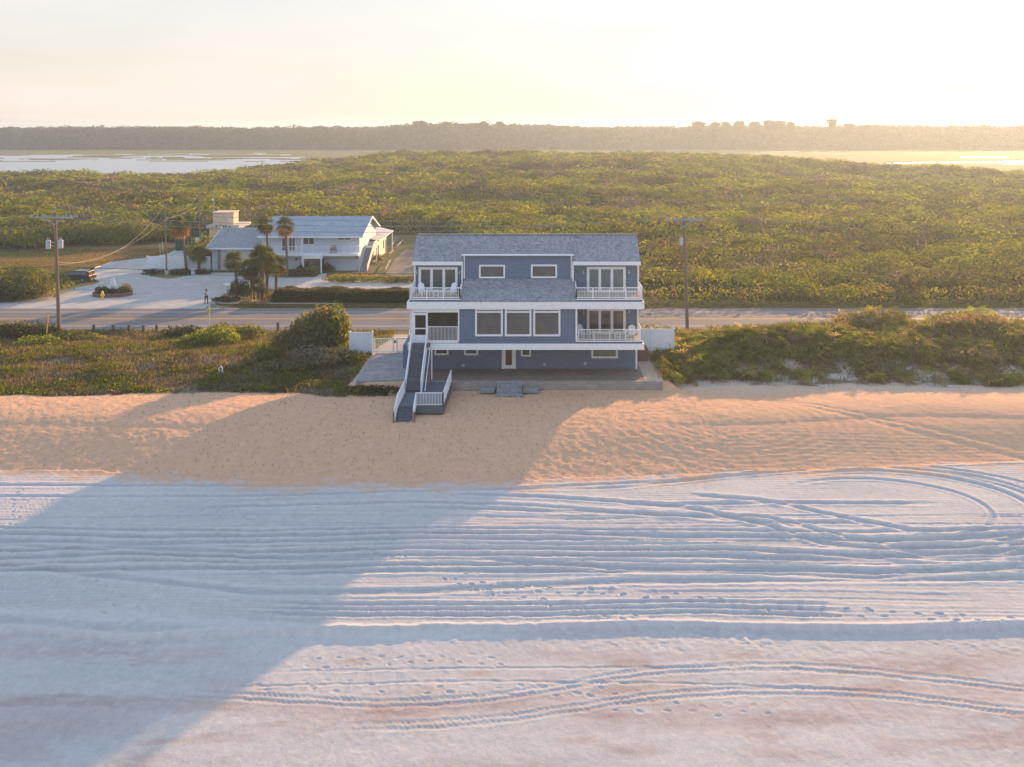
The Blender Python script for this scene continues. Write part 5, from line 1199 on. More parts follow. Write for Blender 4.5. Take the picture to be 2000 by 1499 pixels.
cable('thin cable running right from the slim pole past the lookout to the trees', (t3.x, 128.6, wz(436, 128.6)), (-8, 150, wz(437, 150)), .5, .026, M_WG, group=g_)

# ------------------------------------------------------------------ palms
def palm(label, px, D, py_c, px_c=None, cr=1.6, r0=.17, green='scrub', dead=.4, seed=0, z=0., fat=1.0, nf=26, dead_pal=None, sk=1.0):
    r = np.random.default_rng(500+seed); px_c = px_c or px; xb = wx(px, D); zc = wz(py_c, D)-z; dx = wx(px_c, D)-xb
    root = empty('palm_tree', (xb, D, z), label, 'palm tree', group='cabbage palms around the pale house')
    m = MB(); n = 9; pts = [(dx*(i/(n-1))**1.6, 0, -.2+(zc+.2)*i/(n-1)) for i in range(n)]; m.tube(pts, [r0*(1.25 if i == 0 else 1.0-.12*i/(n-1))*fat for i in range(n)], 9)
    m.build('trunk', M_TRUNK, root)
    def fronds(k, lo, hi, L, droop, pal, name, wid=.5):
        P = []; Vs = []; Cs = []
        for i in range(k):
            el = r.uniform(lo, hi); t = r.uniform(0, 2*math.pi); d = np.array([math.cos(t)*math.cos(el), math.sin(t)*math.cos(el), math.sin(el)]); base = np.array([dx, 0, zc])
            side = np.array([-math.sin(t), math.cos(t), 0]); up = np.cross(side, d)*-1
            Lp = L*.42*r.uniform(.8, 1.15); hub = base + d*Lp; hub[2] -= droop*Lp*.25
            c = pick(pal, 1, r, .2)[0]
            Vs += [base-side*.02, base+side*.02, hub+side*.02, hub-side*.02]; Cs += [np.array([.10,.09,.04])]*4
            nb_ = 11
            for j in range(nb_):
                a = (j/(nb_-1)-.5)*math.radians(190); dd = d*math.cos(a)+side*math.sin(a); Lb = L*.62*r.uniform(.85, 1.1)*(1-.15*abs(math.sin(a)))
                pr = np.cross(dd, up); pr = pr/np.linalg.norm(pr); w_ = Lb*.075*wid*1.6
                mid = hub+dd*Lb*.55+up*.03; tip = hub+dd*Lb; mid[2] -= droop*Lb*.12; tip[2] -= droop*Lb*r.uniform(.35, .6)
                Vs += [hub, mid+pr*w_, tip, mid-pr*w_]; cj = c*r.uniform(.8, 1.2); Cs += [cj]*4
        V = np.array(Vs); np_mesh(name, V, np.arange(len(V)).reshape(-1, 4), M_LEAF, np.array(Cs), root)
    fronds(int(nf*1.35), R(-38), R(88), cr*1.08, .95, green, 'crown')
    if dead: fronds(int(nf*dead*1.6), R(-75), R(-15), cr*.8*sk, 1.1, dead_pal or [(.30,.17,.07),(.24,.15,.08),(.20,.13,.08)], 'dead_fronds')
    return root
warm = [(.42,.22,.07),(.36,.19,.07),(.28,.15,.07)]; brn = [(.15,.10,.06),(.12,.085,.055),(.19,.13,.07)]
G_ = [(.10,.12,.025),(.075,.09,.025),(.12,.13,.03),(.06,.07,.025)]
palm('tall leaning palm with a golden skirt in front of the white fence', 364, 128.9, 437, 352, 1.75, .2, G_, 1.1, 1, dead_pal=warm, sk=1.3)
palm('short palm between the white fence and the garage', 388.5, 128.4, 494, 388, 1.75, .22, G_, .3, 2, dead_pal=brn)
palm('tall palm with a brown skirt over the garage roof ridge', 525, 124.5, 434, 519, 1.5, .17, G_, 1.1, 3, dead_pal=brn, sk=1.25)
palm('tall palm with a salmon skirt in front of the pale house roof', 561, 124.0, 437, 557, 1.6, .17, G_, 1.2, 4, dead_pal=warm, sk=1.3)
palm('leftmost palm of the clump by the letterbox', 462, 118.5, 507, 457, 1.75, .2, G_, .5, 5, dead_pal=brn, nf=34)
palm('low bushy palm in the clump left of its tallest palm', 495, 108.5, 522, 488, 1.8, .24, G_, .6, 6, dead_pal=brn, nf=38)
palm('tallest thick-trunked palm in the middle of the roadside clump', 512, 108, 497, 512, 1.95, .28, G_, .9, 7, fat=1.1, dead_pal=brn, nf=40)
palm('palm just behind the tallest one in the roadside clump', 521, 112, 510, 524, 1.8, .22, G_, .8, 8, dead_pal=brn, nf=34)
palm('right palm of the roadside clump with golden dead fronds', 539, 114.8, 514, 541, 1.7, .2, G_, 1.0, 9, dead_pal=warm, nf=34)
palm('small young palm at the foot of the roadside clump', 505, 107.2, 556, 505, 1.3, .2, G_, .3, 10, dead_pal=brn, nf=24)

# ------------------------------------------------------------------ shrubs and planting
S_ = shrub; 
def P_(px, py): return gp(px, py, 0)
x, d = P_(468, 585); S_('spiky_shrub', 'dark spiky shrub at the foot of the leftmost clump palm', x, d, 1.7, 1.3, 2.5, 'dark', z=0, seed=1)
x, d = P_(445, 591); S_('ground_shrub', 'low dark shrub in the planting bed beside the thin white stake', x, d, 1.9, 1.0, .8, 'dark', z=0, seed=2)
x, d = P_(540, 588); S_('red_shrub', 'reddish low shrub between the palms and the long hedge', x, d, 1.8, 1.0, 1.0, [(.16,.07,.04),(.12,.07,.045),(.09,.08,.03)], z=0, seed=3)
x, d = P_(492, 594); S_('ground_shrub', 'brownish low planting under the thick-trunked palm', x, d, 2.6, .8, .5, 'dry', z=0, seed=4)
for i, (a, b, lab, pal, h, rx) in enumerate(((597, 533, 'dark red-tinged shrub left of the entry porch', 'dark', 1.6, 1.3), (582, 540, 'dark wide shrub in the bed below the round window', 'dark', 1.2, 2.0), (607, 538, 'green rounded shrub in front of the entry doors', 'olive', 1.5, 1.2), (639, 531, 'dark shrub just right of the entry porch', 'dark', 1.4, 1.0), (562, 541, 'dark low shrub at the left end of the entry bed', 'dark', 1.2, 1.7),
      (668, 551, 'bright green low spreading shrub right of the walkway', 'scrub', .95, 3.1), (712, 551, 'green low spreading shrub in the middle of the front bed', 'scrub', .9, 2.5), (693, 543, 'brownish low shrub behind the green spreading ones', 'dry', .7, 3.6), (757, 551, 'green low shrub toward the right end of the front bed', 'olive', .9, 2.5), (795, 551, 'brown-green low shrub beside the blue house in the front bed', 'olive', .9, 2.3), (738, 512, 'rounded green shrub beside the side stairs of the pale house', 'olive', 1.3, 1.0))):
    x, d = P_(a, b); S_('garden_shrub', lab, x, d, rx, 1.0 if rx < 2 else 1.4, h, pal, z=0, seed=20+i)
for i, (a, lab) in enumerate(((303, 'low hedge shrub at the left end of the white fence'), (352, 'low hedge shrub around the foot of the leaning palm'), (396, 'low hedge shrub below the short palm by the garage'))):
    x, d = P_(a, 536); S_('hedge_shrub', lab, x, d, 2.2, .8, .85, 'dark', z=0, seed=40+i)
# trimmed hedge: one clipped body of leaves
he = empty('hedge', (-24.6, 106.6, 0), 'long clipped dark hedge along the far side of the road', 'hedge')
r = np.random.default_rng(77); n = 30000; x0, x1 = wx(533, 107), wx(812, 107); xx = r.uniform(x0, x1, n); dd = r.uniform(106.0, 108.4, n); f = r.integers(0, 3, n)
top = 1.25+1.0*(fbm(xx*.35, dd*.5, 171, 4)-.35); zz = np.where(f == 0, r.uniform(.05, 1, n)*top, top*r.uniform(.9, 1.05, n)); dd = np.where(f == 0, 106.0+r.uniform(0, .3, n)+.25*(zz/1.5)**3, dd)
e_ = sst(x0, x0+.7, xx); zz = zz*(.5+.5*e_)
V, Q = leaf_arrays(np.stack([xx+24.6, dd-106.6, zz], 1), np.where((f == 0)[:, None], [[0, -1, .4]], [[0, 0, 1.]]), np.full(n, .12), .55, .7, r)
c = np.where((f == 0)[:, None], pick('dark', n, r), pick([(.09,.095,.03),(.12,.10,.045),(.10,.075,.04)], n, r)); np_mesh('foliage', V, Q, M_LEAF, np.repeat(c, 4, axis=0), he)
m = MB(); m.box(x0+24.9, x1+24.6, -.35, 1.5, 0, .9); m.build('branches', fill_m, he)
# bank of vines beside the garage roof
S_('vine_bank', 'sloping bank of dark vines left of the garage roof', wx(402, 141), 141, 3.6, 4.5, 4.3, 'olive', 'vines', z=-.2, leaf=.2, seed=60, nl=12)
S_('vine_bank', 'lower dark vines behind the short palm at the garage', wx(395, 134), 134, 2.6, 2.4, 2.5, 'dark', 'vines', z=-.1, leaf=.17, seed=61)
# tall bushes at the far left by the parked car
for i, (a, b, lab, rx, h, pal) in enumerate(((12, 589, 'big dense bush at the left edge beyond the road', 3.6, 3.0, 'olive'), (52, 585, 'dense green bush just left of the left utility pole', 3.2, 3.2, 'olive'), (90, 575, 'rounded bush hiding the front of the parked car', 2.5, 2.7, 'scrub'), (-20, 590, 'bush cut by the left edge beyond the road', 3.5, 3.0, 'dark'), (28, 552, 'bush behind the big left ones at the field edge', 3.6, 2.6, 'scrub'))):
    x, d = P_(a, b); S_('roadside_bush', lab, x, d+1.2, rx, 2.4, h, pal, 'bush', z=0, leaf=.16, seed=70+i, nl=13)
for i, (a, b, rx, h, pal, lab) in enumerate(((30, 489, 6, 4.0, 'scrub', 'dense bush at the left end of the field'), (225, 481, 8.5, 4.6, 'scrub', 'broad dark thicket bush with a sunlit yellow-green top behind the field'), (130, 483, 7.5, 4.6, 'olive', 'broad dark bush behind the left utility pole beyond the field'), (300, 474, 4.5, 3.4, 'olive', 'dark bush at the bend of the field by the slim pole'))):
    x, d = P_(a, b); S_('thicket_bush', lab, x, d+3, rx, 4, h, pal, 'bush', z=0, leaf=.24, seed=90+i, nl=16)
# dune shrubs at the left of the beach house
L_ = ((658, 700, 1.45, 1.6, 4.7, 'scrub', 'tallest crest of the wind-pruned thicket beside the white fence', 78.4, .16, 16),
      (630, 702, 1.8, 1.7, 4.5, 'thick', 'second highest part of the wind-pruned thicket, left of its crest', 78.0, .16, 16),
      (602, 705, 2.0, 1.7, 3.9, 'thick', 'middle part of the wedge-shaped thicket on the left dune', 77.5, .16, 14),
      (573, 708, 2.1, 1.6, 3.0, 'thick', 'lower left part of the wedge-shaped thicket on the left dune', 77.0, .15, 13),
      (540, 712, 2.2, 1.4, 1.95, 'olive', 'lowest left end of the wedge-shaped thicket on the left dune', 76.5, .15, 11),
      (606, 724, 2.6, 1.3, 1.7, 'grey', 'dead grey-brown twiggy bush in front of the wedge-shaped thicket', 75.2, .14, 12),
      (655, 724, 1.9, 1.3, 1.5, 'dry', 'brown twiggy bush at the foot of the tall thicket by the fence', 75.0, .14, 10),
      (512, 716, 2.2, 1.3, 1.2, 'thick', 'low trailing brown-green bush just left of the wedge-shaped thicket', 76.0, .15, 10),
      (560, 728, 2.8, 1.3, 1.1, 'thick', 'low dark bush below the left end of the wedge-shaped thicket', 73.6, .14, 10),
      (690, 716, 1.5, 1.4, 1.0, 'olive', 'small green bush hugging the lower corner of the white fence', 75.3, .12, 8),
      (640, 752, 3.6, .9, .45, 'olive', 'low green bush at the sand edge left of the pale terrace', 69.9, .11, 9),
      (735, 752, 2.6, .8, .7, 'dark', 'low dark bush below the pale terrace beside the stairs', 68.0, .11, 9),
      (690, 754, 2.4, .8, .6, 'olive', 'low green-brown bush below the left corner of the pale terrace', 68.1, .11, 9),
      (420, 662, 2.6, 1.5, 1.9, 'bright', 'sunlit yellow-green bush on the left dune below the road sign', 84.0, .13, 11),
      (385, 668, 2.2, 1.3, 1.2, 'olive', 'dark green bush left of the sunlit yellow-green one', 84.0, .13, 9),
      (482, 655, 2.4, 1.4, 1.7, 'scrub', 'rounded bush by the road left of the lone wooden post', 87.0, .13, 10),
      (438, 645, 2.0, 1.1, 1.6, 'scrub', 'rounded bush just behind the yellow-green one at the road', 88.0, .13, 9),
      (358, 648, 2.6, 1.2, 1.3, 'dark', 'low dark bush beside the road right of the wooden posts', 88.6, .13, 9),
      (140, 668, 3.2, 1.5, 1.2, 'olive', 'arched low bush at the foot of the left utility pole', 86.0, .13, 10),
      (60, 660, 3.6, 1.6, 1.9, 'dark', 'dark bush at the left edge beside the orange marker', 87.2, .13, 12),
      (20, 655, 3.0, 1.6, 1.9, 'olive', 'green bush at the far left edge of the near dune', 88.0, .13, 10),
      (75, 680, 2.4, 1.2, 1.0, 'bright', 'low yellow-green shrub below the orange marker', 83.5, .12, 9),
      (235, 752, 1.6, .8, .5, 'bright', 'bright green tuft-like shrub at the sand edge on the left', 69.3, .11, 8),
      (45, 765, 2.2, .7, .3, 'bright', 'bright green low shrub at the lower left sand edge', 68.2, .11, 8),
      (325, 760, 1.8, .6, .25, 'bright', 'small bright green ground shrub at the sand edge', 68.5, .1, 7))
for i, (px, py, rx, ry, h, pal, lab, D, lf, nl) in enumerate(L_):
    S_('dune_shrub', lab, wx(px, D), D, rx, ry, h, pal, leaf=lf, seed=110+i, nl=nl)
R_ = ((1288, 652, 2.0, 1.5, 1.9, 'dry', 'brown-green bush directly above the right white fence', 79.0, 10),
      (1380, 655, 3.0, 1.6, .9, 'olive', 'green palmetto bush at the foot of the right utility pole', 86.5, 10),
      (1450, 655, 2.4, 1.5, 1.0, 'scrub', 'green bush right of the right utility pole', 86.0, 10),
      (1395, 640, 1.2, 1.0, 1.3, 'grey', 'leafless twiggy shrub in front of the road near the right pole', 89.0, 6),
      (1580, 640, 1.7, 1.1, 1.5, 'grey', 'brown twiggy bush in front of the road on the right', 88.0, 10),
      (1525, 640, 1.3, 1.0, 1.2, 'scrub', 'airy green bush in front of the road on the right', 88.0, 8),
      (1645, 640, 1.5, 1.2, 3.2, [(.30,.19,.15),(.24,.15,.11),(.12,.11,.05)], 'tallest shrub on the right with pinkish dry leaves', 86.5, 12),
      (1720, 660, 4.2, 2.2, 3.2, 'olive', 'big domed bush with a yellow-green crest right of the pinkish shrub', 84.5, 15),
      (1695, 665, 2.2, 1.6, 2.9, 'grey', 'brown twiggy flank of bush beside the pinkish shrub', 84.0, 10),
      (1770, 668, 2.5, 1.6, 1.9, 'dry', 'brownish bush sloping down to the gap showing the road', 84.0, 10),
      (1865, 655, 3.6, 2.2, 3.0, 'scrub', 'broad dome bush with a sunlit yellow top on the right dune', 85.5, 14),
      (1915, 655, 3.4, 2.0, 3.3, 'bright', 'sunlit yellow-green bush crest near the right edge', 86.0, 14),
      (1975, 668, 3.6, 2.0, 2.3, 'scrub', 'wide bush cut by the right edge of the picture', 85.5, 12),
      (1900, 690, 4.0, 1.6, 1.7, 'dry', 'brown vine covered mound on the right dune', 80.5, 12),
      (1795, 650, 1.0, .9, 1.6, 'bright', 'lone green palmetto standing in the gap before the road', 84.5, 7),
      (1340, 720, 2.6, 1.2, 1.0, 'scrub', 'bright green low bush beside the patio corner', 73.0, 9),
      (1400, 722, 2.6, 1.1, 1.1, 'olive', 'green low bush at the sand edge right of the patio', 73.2, 9),
      (1315, 750, 1.0, .7, .7, 'bright', 'small bright green bush touching the patio wall corner', 69.9, 7),
      (1590, 725, 2.6, 1.0, 1.0, 'olive', 'low olive bush at the sand edge in the middle right', 74.2, 9),
      (1720, 715, 2.8, 1.1, 1.2, 'scrub', 'low green palmetto mound above the pale sand patch', 76.0, 9),
      (1900, 722, 3.5, 1.2, 1.1, 'dry', 'low brown-green mound at the sand edge far right', 74.3, 10))
for i, (px, py, rx, ry, h, pal, lab, D, nl) in enumerate(R_):
    S_('dune_shrub', lab, wx(px, D), D, rx, ry, h, pal, leaf=.14, seed=140+i, nl=nl, dens=.35 if pal == 'grey' else .75, fan=.07 if pal in ('olive', 'scrub', 'bright') else .015)
x, d = gp(1775, 590, 0); palm('grey-green cabbage palm head standing in the scrub beyond the road on the right', 1775, 108.5, 552, 1777, 2.2, .2, [(.12,.12,.05),(.10,.09,.05),(.08,.085,.035)], .5, 33, dead_pal=brn)

# ------------------------------------------------------------------ small things by the road
for i, (px, lab) in enumerate(((183, 'wooden bollard nearest the left utility pole, wrapped in vines'), (221, 'second wooden bollard from the left pole beside the road'), (252, 'third wooden bollard from the left pole beside the road'), (280, 'fourth wooden bollard from the left pole beside the road'), (306, 'fifth wooden bollard, last before the dark roadside bush'), (543, 'lone wooden bollard beside the big dune bush'))):
    D = 90.2; x = wx(px, D); z = hz(x, D); b = empty('bollard', (x, D, z), lab, 'bollard', group='wooden bollards along the road')
    h = 1.0 if i < 5 else 1.25; m = MB(); m.tube([(0,0,-.2),(0,0,h-.06),(0,0,h)], [.155,.15,.11], 10); m.build('post', M_WOOD, b); m = MB(); m.tube([(0,0,h*.62),(0,0,h*.62+.03)], .158, 10); m.build('band', M_BARK, b)
D = 86.0; x = wx(89, D); z = wz(658, D); mk = empty('marker_post', (x, D, hz(x, D)), 'thin leaning orange marker post in the left dune bushes', 'marker post')
zz = hz(x, D); m = MB(); m.tube([(0,0,-.3),(.22,0,wz(619, D)-zz-.5)], .045, 8); m.build('shaft', M_YEL, mk); m = MB(); m.tube([(.22,0,wz(619, D)-zz-.5),(.25,0,wz(617, D)-zz)], .055, 8); m.build('cap', M_ORG, mk)
# road sign
D = 90.6; x = wx(409, D); zg = hz(x, D); rs = empty('road_sign', (x, D, zg), 'yellow diamond road sign turned sideways on a thin post beside the road', 'road sign')
zt = wz(598, D)-zg; m = MB(); m.box(-.03, .03, -.03, .03, -.3, zt-.1); m.build('post', M_GREYMET, rs)
an = R(-58); pl_ = bpy.data.objects.new('sign_plate', None)
m = MB(); zc = zt-.48; s = .50; ca, sa = math.cos(an), math.sin(an)
def pp(u, v, off): return (u*ca - off*sa - .0, u*sa + off*ca, zc+v)
vs = [pp(-s, 0, -.05), pp(0, -s, -.05), pp(s, 0, -.05), pp(0, s, -.05), pp(-s, 0, -.035), pp(0, -s, -.035), pp(s, 0, -.035), pp(0, s, -.035)]
m.quadmesh(vs, [(0,1,2,3),(7,6,5,4),(0,4,5,1),(1,5,6,2),(2,6,7,3),(3,7,4,0)]); plate = m.build('sign_plate', M_SIGNY, rs)
m = MB(); pts = [(-.10,-.24),(-.08,-.05),(.10,.03),(.08,.20)]
for a, b in zip(pts[:-1], pts[1:]): m.bar(pp(a[0], a[1], -.055), pp(b[0], b[1], -.055), .008, .08, up=(-sa, ca, 0))
m.bar(pp(.08,.22,-.055), pp(-.02,.12,-.055), .008, .07, up=(-sa, ca, 0)); m.bar(pp(.08,.22,-.055), pp(.18,.12,-.055), .008, .07, up=(-sa, ca, 0)); m.build('arrow_symbol', M_BLACK, plate)
# mailbox and stake, small posts
x, d = P_(441.5, 574); mbx = empty('mailbox', (x, d, 0), 'white mailbox on a white post beside the palm bed', 'mailbox')
m = MB(); m.box(-.06, .06, -.06, .06, -.1, 1.0); m.bar((0, 0, .6), (.0, -.3, .95), .05, .05); m.build('post', M_WHITE, mbx)
m = MB(); prof = [(-.17, 1.0), (.17, 1.0), (.17, 1.18), (.12, 1.28), (0, 1.32), (-.12, 1.28), (-.17, 1.18)]; m.prism([(p, q) for p, q in prof], 'x', -.35, .35); o = m.build('box', M_WHITE, mbx)
m = MB(); m.box(.36, .375, -.14, .14, 1.02, 1.26); m.build('door', M_GREYMET, o); m = MB(); m.box(-.3, -.1, -.195, -.172, 1.05, 1.2); m.build('flag', M_GREYMET, o)
for px, py, h, mt_, lab, nm in ((451.5, 584, .85, M_WHITE, 'thin white stake at the edge of the palm bed', 'stake'), (493.5, 588, 1.6, M_YEL, 'thin yellow stake leaning beside the thick palm trunk', 'stake'), (313, 496, 1.7, M_YEL, 'left one of two pale yellow posts at the field edge', 'gate_post'), (318.5, 493, 1.7, M_YEL, 'right one of two pale yellow posts at the field edge', 'gate_post')):
    x, d = P_(px, py); m = MB(); r_ = .045 if h < 1.65 else .09; m.tube([(x, d, -.1), (x-.04*h, d, h*.96), (x-.04*h, d, h)], [r_, r_, r_*.5], 8); o = m.build(nm, mt_ if nm == 'stake' else mat('pale_yellow', (.55,.50,.25), .6)); tag(o, lab, 'post')
for px, py, s, lab in ((328.5, 536, .4, 'white ground lantern at the foot of the slim pole'), (380, 536, .5, 'grey utility pedestal in the low hedge by the white fence')):
    x, d = P_(px, py); x = x; d -= .4; m = MB(); m.prism([(x-s*.6, 0), (x+s*.6, 0), (x+s*.5, s*1.5), (x-s*.5, s*1.5)], 'y', d-s*.5, d+s*.5); m.box(x-s*.66, x+s*.66, d-s*.56, d+s*.56, s*1.503, s*1.65); o = m.build('ground_box', M_GREYMET, None, .02); tag(o, lab, 'utility box')
# timber rails right of the pale house
for (a, b, lab) in (((753, 533), (762, 515), 'nearest sunlit timber rail beside the dirt yard'), ((760, 502), (768, 496), 'short timber rail by the rear wing'), ((765, 486), (771, 476), 'farther leaning timber rail beside the dirt yard'), ((776, 486), (788, 474), 'farthest timber rail at the edge of the scrub')):
    A = P_(*a); B = P_(*b); rr_ = empty('timber_rail', (A[0], A[1], 0), lab, 'railing'); dx, dy = B[0]-A[0], B[1]-A[1]
    m = MB(); m.bar((0, 0, .55), (dx, dy, .55), .12, .12); m.build('rail', mat('pale_timber', (.42,.34,.25), .85, noise=.2), rr_)
    for f in (0, .5, 1): m = MB(); m.box(dx*f-.07, dx*f+.07, dy*f-.07, dy*f+.07, -.1, .5); m.build('post', mat('pale_timber', (.42,.34,.25)), rr_)

# ------------------------------------------------------------------ planter, sign and hydrant
cx, cd = P_(220, 577); pt = empty('planter', (cx, cd, 0), 'curved stone-edged planter with dark shrubs in the middle of the lot', 'planter')
m = MB(); ns = 28
def el(t, k=1.0): return (2.45*k*math.cos(t), 1.75*k*math.sin(t))
for i in range(ns):
    t0 = 2*math.pi*i/ns; t1 = 2*math.pi*(i+.93)/ns; a = el(t0); b = el(t1); c = el(t1, .9); e = el(t0, .9); m.prism([a, b, c, e], 'z', -.05, .42+.02*((i*7)%3))
m.build('edging', M_BRICK, pt)
m = MB(); m.prism([el(2*math.pi*i/ns, .9) for i in range(ns)], 'z', 0, .33); m.build('soil', mat('mulch', (.10,.06,.045), 1, 0, noise=.4, nscale=5), pt)
for dx, dy, rx, h, lab in ((-1.3, -.1, 1.0, .95, 'dark spiky shrub in the left half of the planter'), (.2, -.4, .9, .75, 'dark shrub in front of the white sign in the planter'), (1.3, .5, .9, 1.1, 'rounded green shrub in the right half of the planter')):
    S_('planter_shrub', lab, cx+dx, cd+dy, rx, .7, h, 'dark' if dx < 1 else 'olive', z=.3, leaf=.11, seed=int(180+dx*10))
sg = empty('house_sign', (wx(220, cd+.5), cd+.5, .3), 'white cut-out sign with a stepped top standing in the lot planter', 'sign')
a = R(-25); m = MB(); poly = [(-.45, .35), (.55, .35), (.62, 1.0), (.5, 1.15), (.5, 1.45), (.32, 1.5), (.28, 1.85), (-.25, 1.75), (-.2, 1.45), (-.38, 1.2)]
m.prism(poly, 'y', -.05, .05); o = m.build('panel', M_WHITE, sg, .01); o.rotation_euler = (0, 0, a)
m = MB()
for (u, v, s) in ((.06, 1.6, .06), (.08, 1.2, .05), (-.1, 1.0, .04)): m.tube([(u, -.055, v), (u, -.065, v)], s, 10)
m.box(-.2, .3, -.062, -.053, .72, .78); q = m.build('mark', M_ARM, o)
m = MB(); m.box(-.35, -.25, -.04, .04, 0, .36); m.box(.35, .45, -.04, .04, 0, .36); q = m.build('leg', M_WHITE, sg); q.rotation_euler = (0, 0, a)
hx, hd = P_(200, 585); hy = empty('fire_hydrant', (hx, hd, 0), 'yellow fire hydrant in front of the lot planter', 'hydrant')
m = MB(); m.lathe([(.2,0),(.2,.06),(.14,.08),(.14,.62),(.18,.64),(.18,.7),(.16,.72)], 0, 0, 0, 14); m.build('barrel', M_YEL, hy, smooth=False)
m = MB(); m.lathe([(.17,.72),(.17,.78),(.13,.92),(.06,1.0),(.05,1.08),(.02,1.1)], 0, 0, 0, 14); m.build('bonnet', M_YEL, hy)
for s in (-1, 1): m = MB(); m.tube([(s*.13, 0, .52), (s*.25, 0, .52), (s*.27, 0, .52)], [.075,.075,.05], 10); m.build('nozzle', M_YEL, hy)
m = MB(); m.tube([(0, -.13, .48), (0, -.26, .48)], .1, 10); m.build('nozzle', M_YEL, hy)
# bright plastic frame in the dune
D = 73.0; x = wx(430.5, D); z = hz(x, D)+.1; pf = empty('broken_chair', (x, D, z), 'broken white plastic chair frame lying in the left dune grass', 'chair')
m = MB(); m.bar((-.05,0,.05), (-.2,.05,.32), .06, .06); m.bar((-.2,.05,.32), (.02,.1,.55), .06, .06); m.bar((.02,.1,.55), (.18,.05,.3), .06, .06); m.bar((.18,.05,.3), (-.05,0,.05), .06, .06); m.build('backrest', M_WHITE, pf)
m = MB(); m.bar((-.28,-.1,.05), (-.05,-.1,.0), .05, .06); m.bar((-.05,-.1,0), (.2,-.1,.0), .06, .07); m.bar((.2,-.1,0), (.32,-.05,.12), .05, .06); m.bar((.18,0,.3), (.2,-.1,0), .05, .05); m.build('seat_frame', M_WHITE, pf)

# ------------------------------------------------------------------ parked car with raised tailgate, camera tripod beside it
paint = mat('dark_navy_paint', (.02, .022, .03), .25, .5); tyre = mat('tyre', (.015, .015, .015), .9, .1); rim = mat('rim', (.35, .38, .42), .3, .5, metal=.6)
cx, cd = gp(143, 552.5); car = empty('parked_car', (cx, cd+.9, 0), 'dark blue estate car parked at the field edge with its tailgate raised', 'car', R(-4))
def loft(m, secs, mi=0):
    n = len(secs[0]); b = len(m.v)
    for s in secs: m.v += s
    for i in range(len(secs)-1):
        for k in range(n): k2 = (k+1) % n; m.f.append((b+i*n+k, b+i*n+k2, b+(i+1)*n+k2, b+(i+1)*n+k)); m.mi.append(mi)
    m.f.append(tuple(b+k for k in range(n))[::-1]); m.mi.append(mi); m.f.append(tuple(b+(len(secs)-1)*n+k for k in range(n))); m.mi.append(mi)
body = [(-2.35,.35),(-2.38,.62),(-2.25,.82),(-1.25,.98),(-1.15,1.0),(2.2,1.05),(2.32,.95),(2.36,.40),(2.25,.28),(-2.2,.26)]
m = MB(); loft(m, [[(x, y, z if z < .5 else z*zz) for x, z in body] for y, zz in ((-.80,.94),(-.92,1.0),(.92,1.0),(.80,.94))]); m.build('body', paint, car, .05)
cab = [(-1.2,.98),(-.45,1.50),(.1,1.60),(1.5,1.60),(2.0,1.50),(2.15,1.05)]
m = MB(); loft(m, [[(x, y*(1 if z < 1.1 else .86), z) for x, z in cab] for y in (-.86, .86)]); m.build('cabin', paint, car, .04)
for s in (-1, 1):
    m = MB()
    for poly in ([(-.95,1.06),(-.42,1.44),(.12,1.50),(.12,1.08)], [(.2,1.08),(.2,1.50),(1.05,1.50),(1.05,1.08)], [(1.13,1.08),(1.13,1.50),(1.75,1.44),(1.9,1.1)]):
        m.quadmesh([(x, s*(.865 - (z-1.05)*.27), z) for x, z in poly] + [(x, s*(.872 - (z-1.05)*.27), z) for x, z in poly], [(0,1,2,3),(4,5,6,7),(0,1,5,4),(1,2,6,5),(2,3,7,6),(3,0,4,7)])
    m.build('side_glass', M_GLASS, car)
    for x in (-1.45, 1.4):
        m = MB(); m.tube([(x, s*.72, .34), (x, s*.94, .34)], .34, 18); w_ = m.build('wheel', tyre, car); m = MB(); m.tube([(x, s*.93, .34), (x, s*.955, .34)], .21, 14); m.build('rim', rim, w_)
    m = MB(); m.box(2.2, 2.37, s*.62-.12+(0), s*.62+.12, .72, .92); m.build('tail_light', mat('red_lens', (.35,.02,.02), .2, .5), car)
    m = MB(); m.box(-2.37, -2.2, s*.62-.14, s*.62+.14, .62, .76); m.build('headlight', M_GREYMET, car)
m = MB(); m.box(2.0, 2.2, -.7, .7, .62, 1.45); m.build('cargo_opening', M_BLACK, car)
m = MB(); m.prism([(2.0,1.58),(2.05,1.66),(3.0,2.12),(3.05,2.02)], 'y', -.72, .72); tg = m.build('tailgate', paint, car, .02)
m = MB(); m.box(2.3, 2.42, -.8, .8, .35, .55); m.build('bumper', mat('bumper', (.10,.09,.09), .6), car)
x, d = gp(181.5, 552); tr = empty('camera_tripod', (x, d, 0), 'thin dark tripod standing behind the car with the raised tailgate', 'tripod')
for i in range(3): t = R(90+120*i); m = MB(); m.tube([(0, 0, 1.15), (.5*math.cos(t), .35*math.sin(t), 0)], .03, 6); m.build('leg', M_BLACK, tr)
m = MB(); m.tube([(0,0,1.1),(-.05,0,1.45)], .035, 6); m.box(-.3, .08, -.06, .06, 1.42, 1.55); m.build('head', M_BLACK, tr)

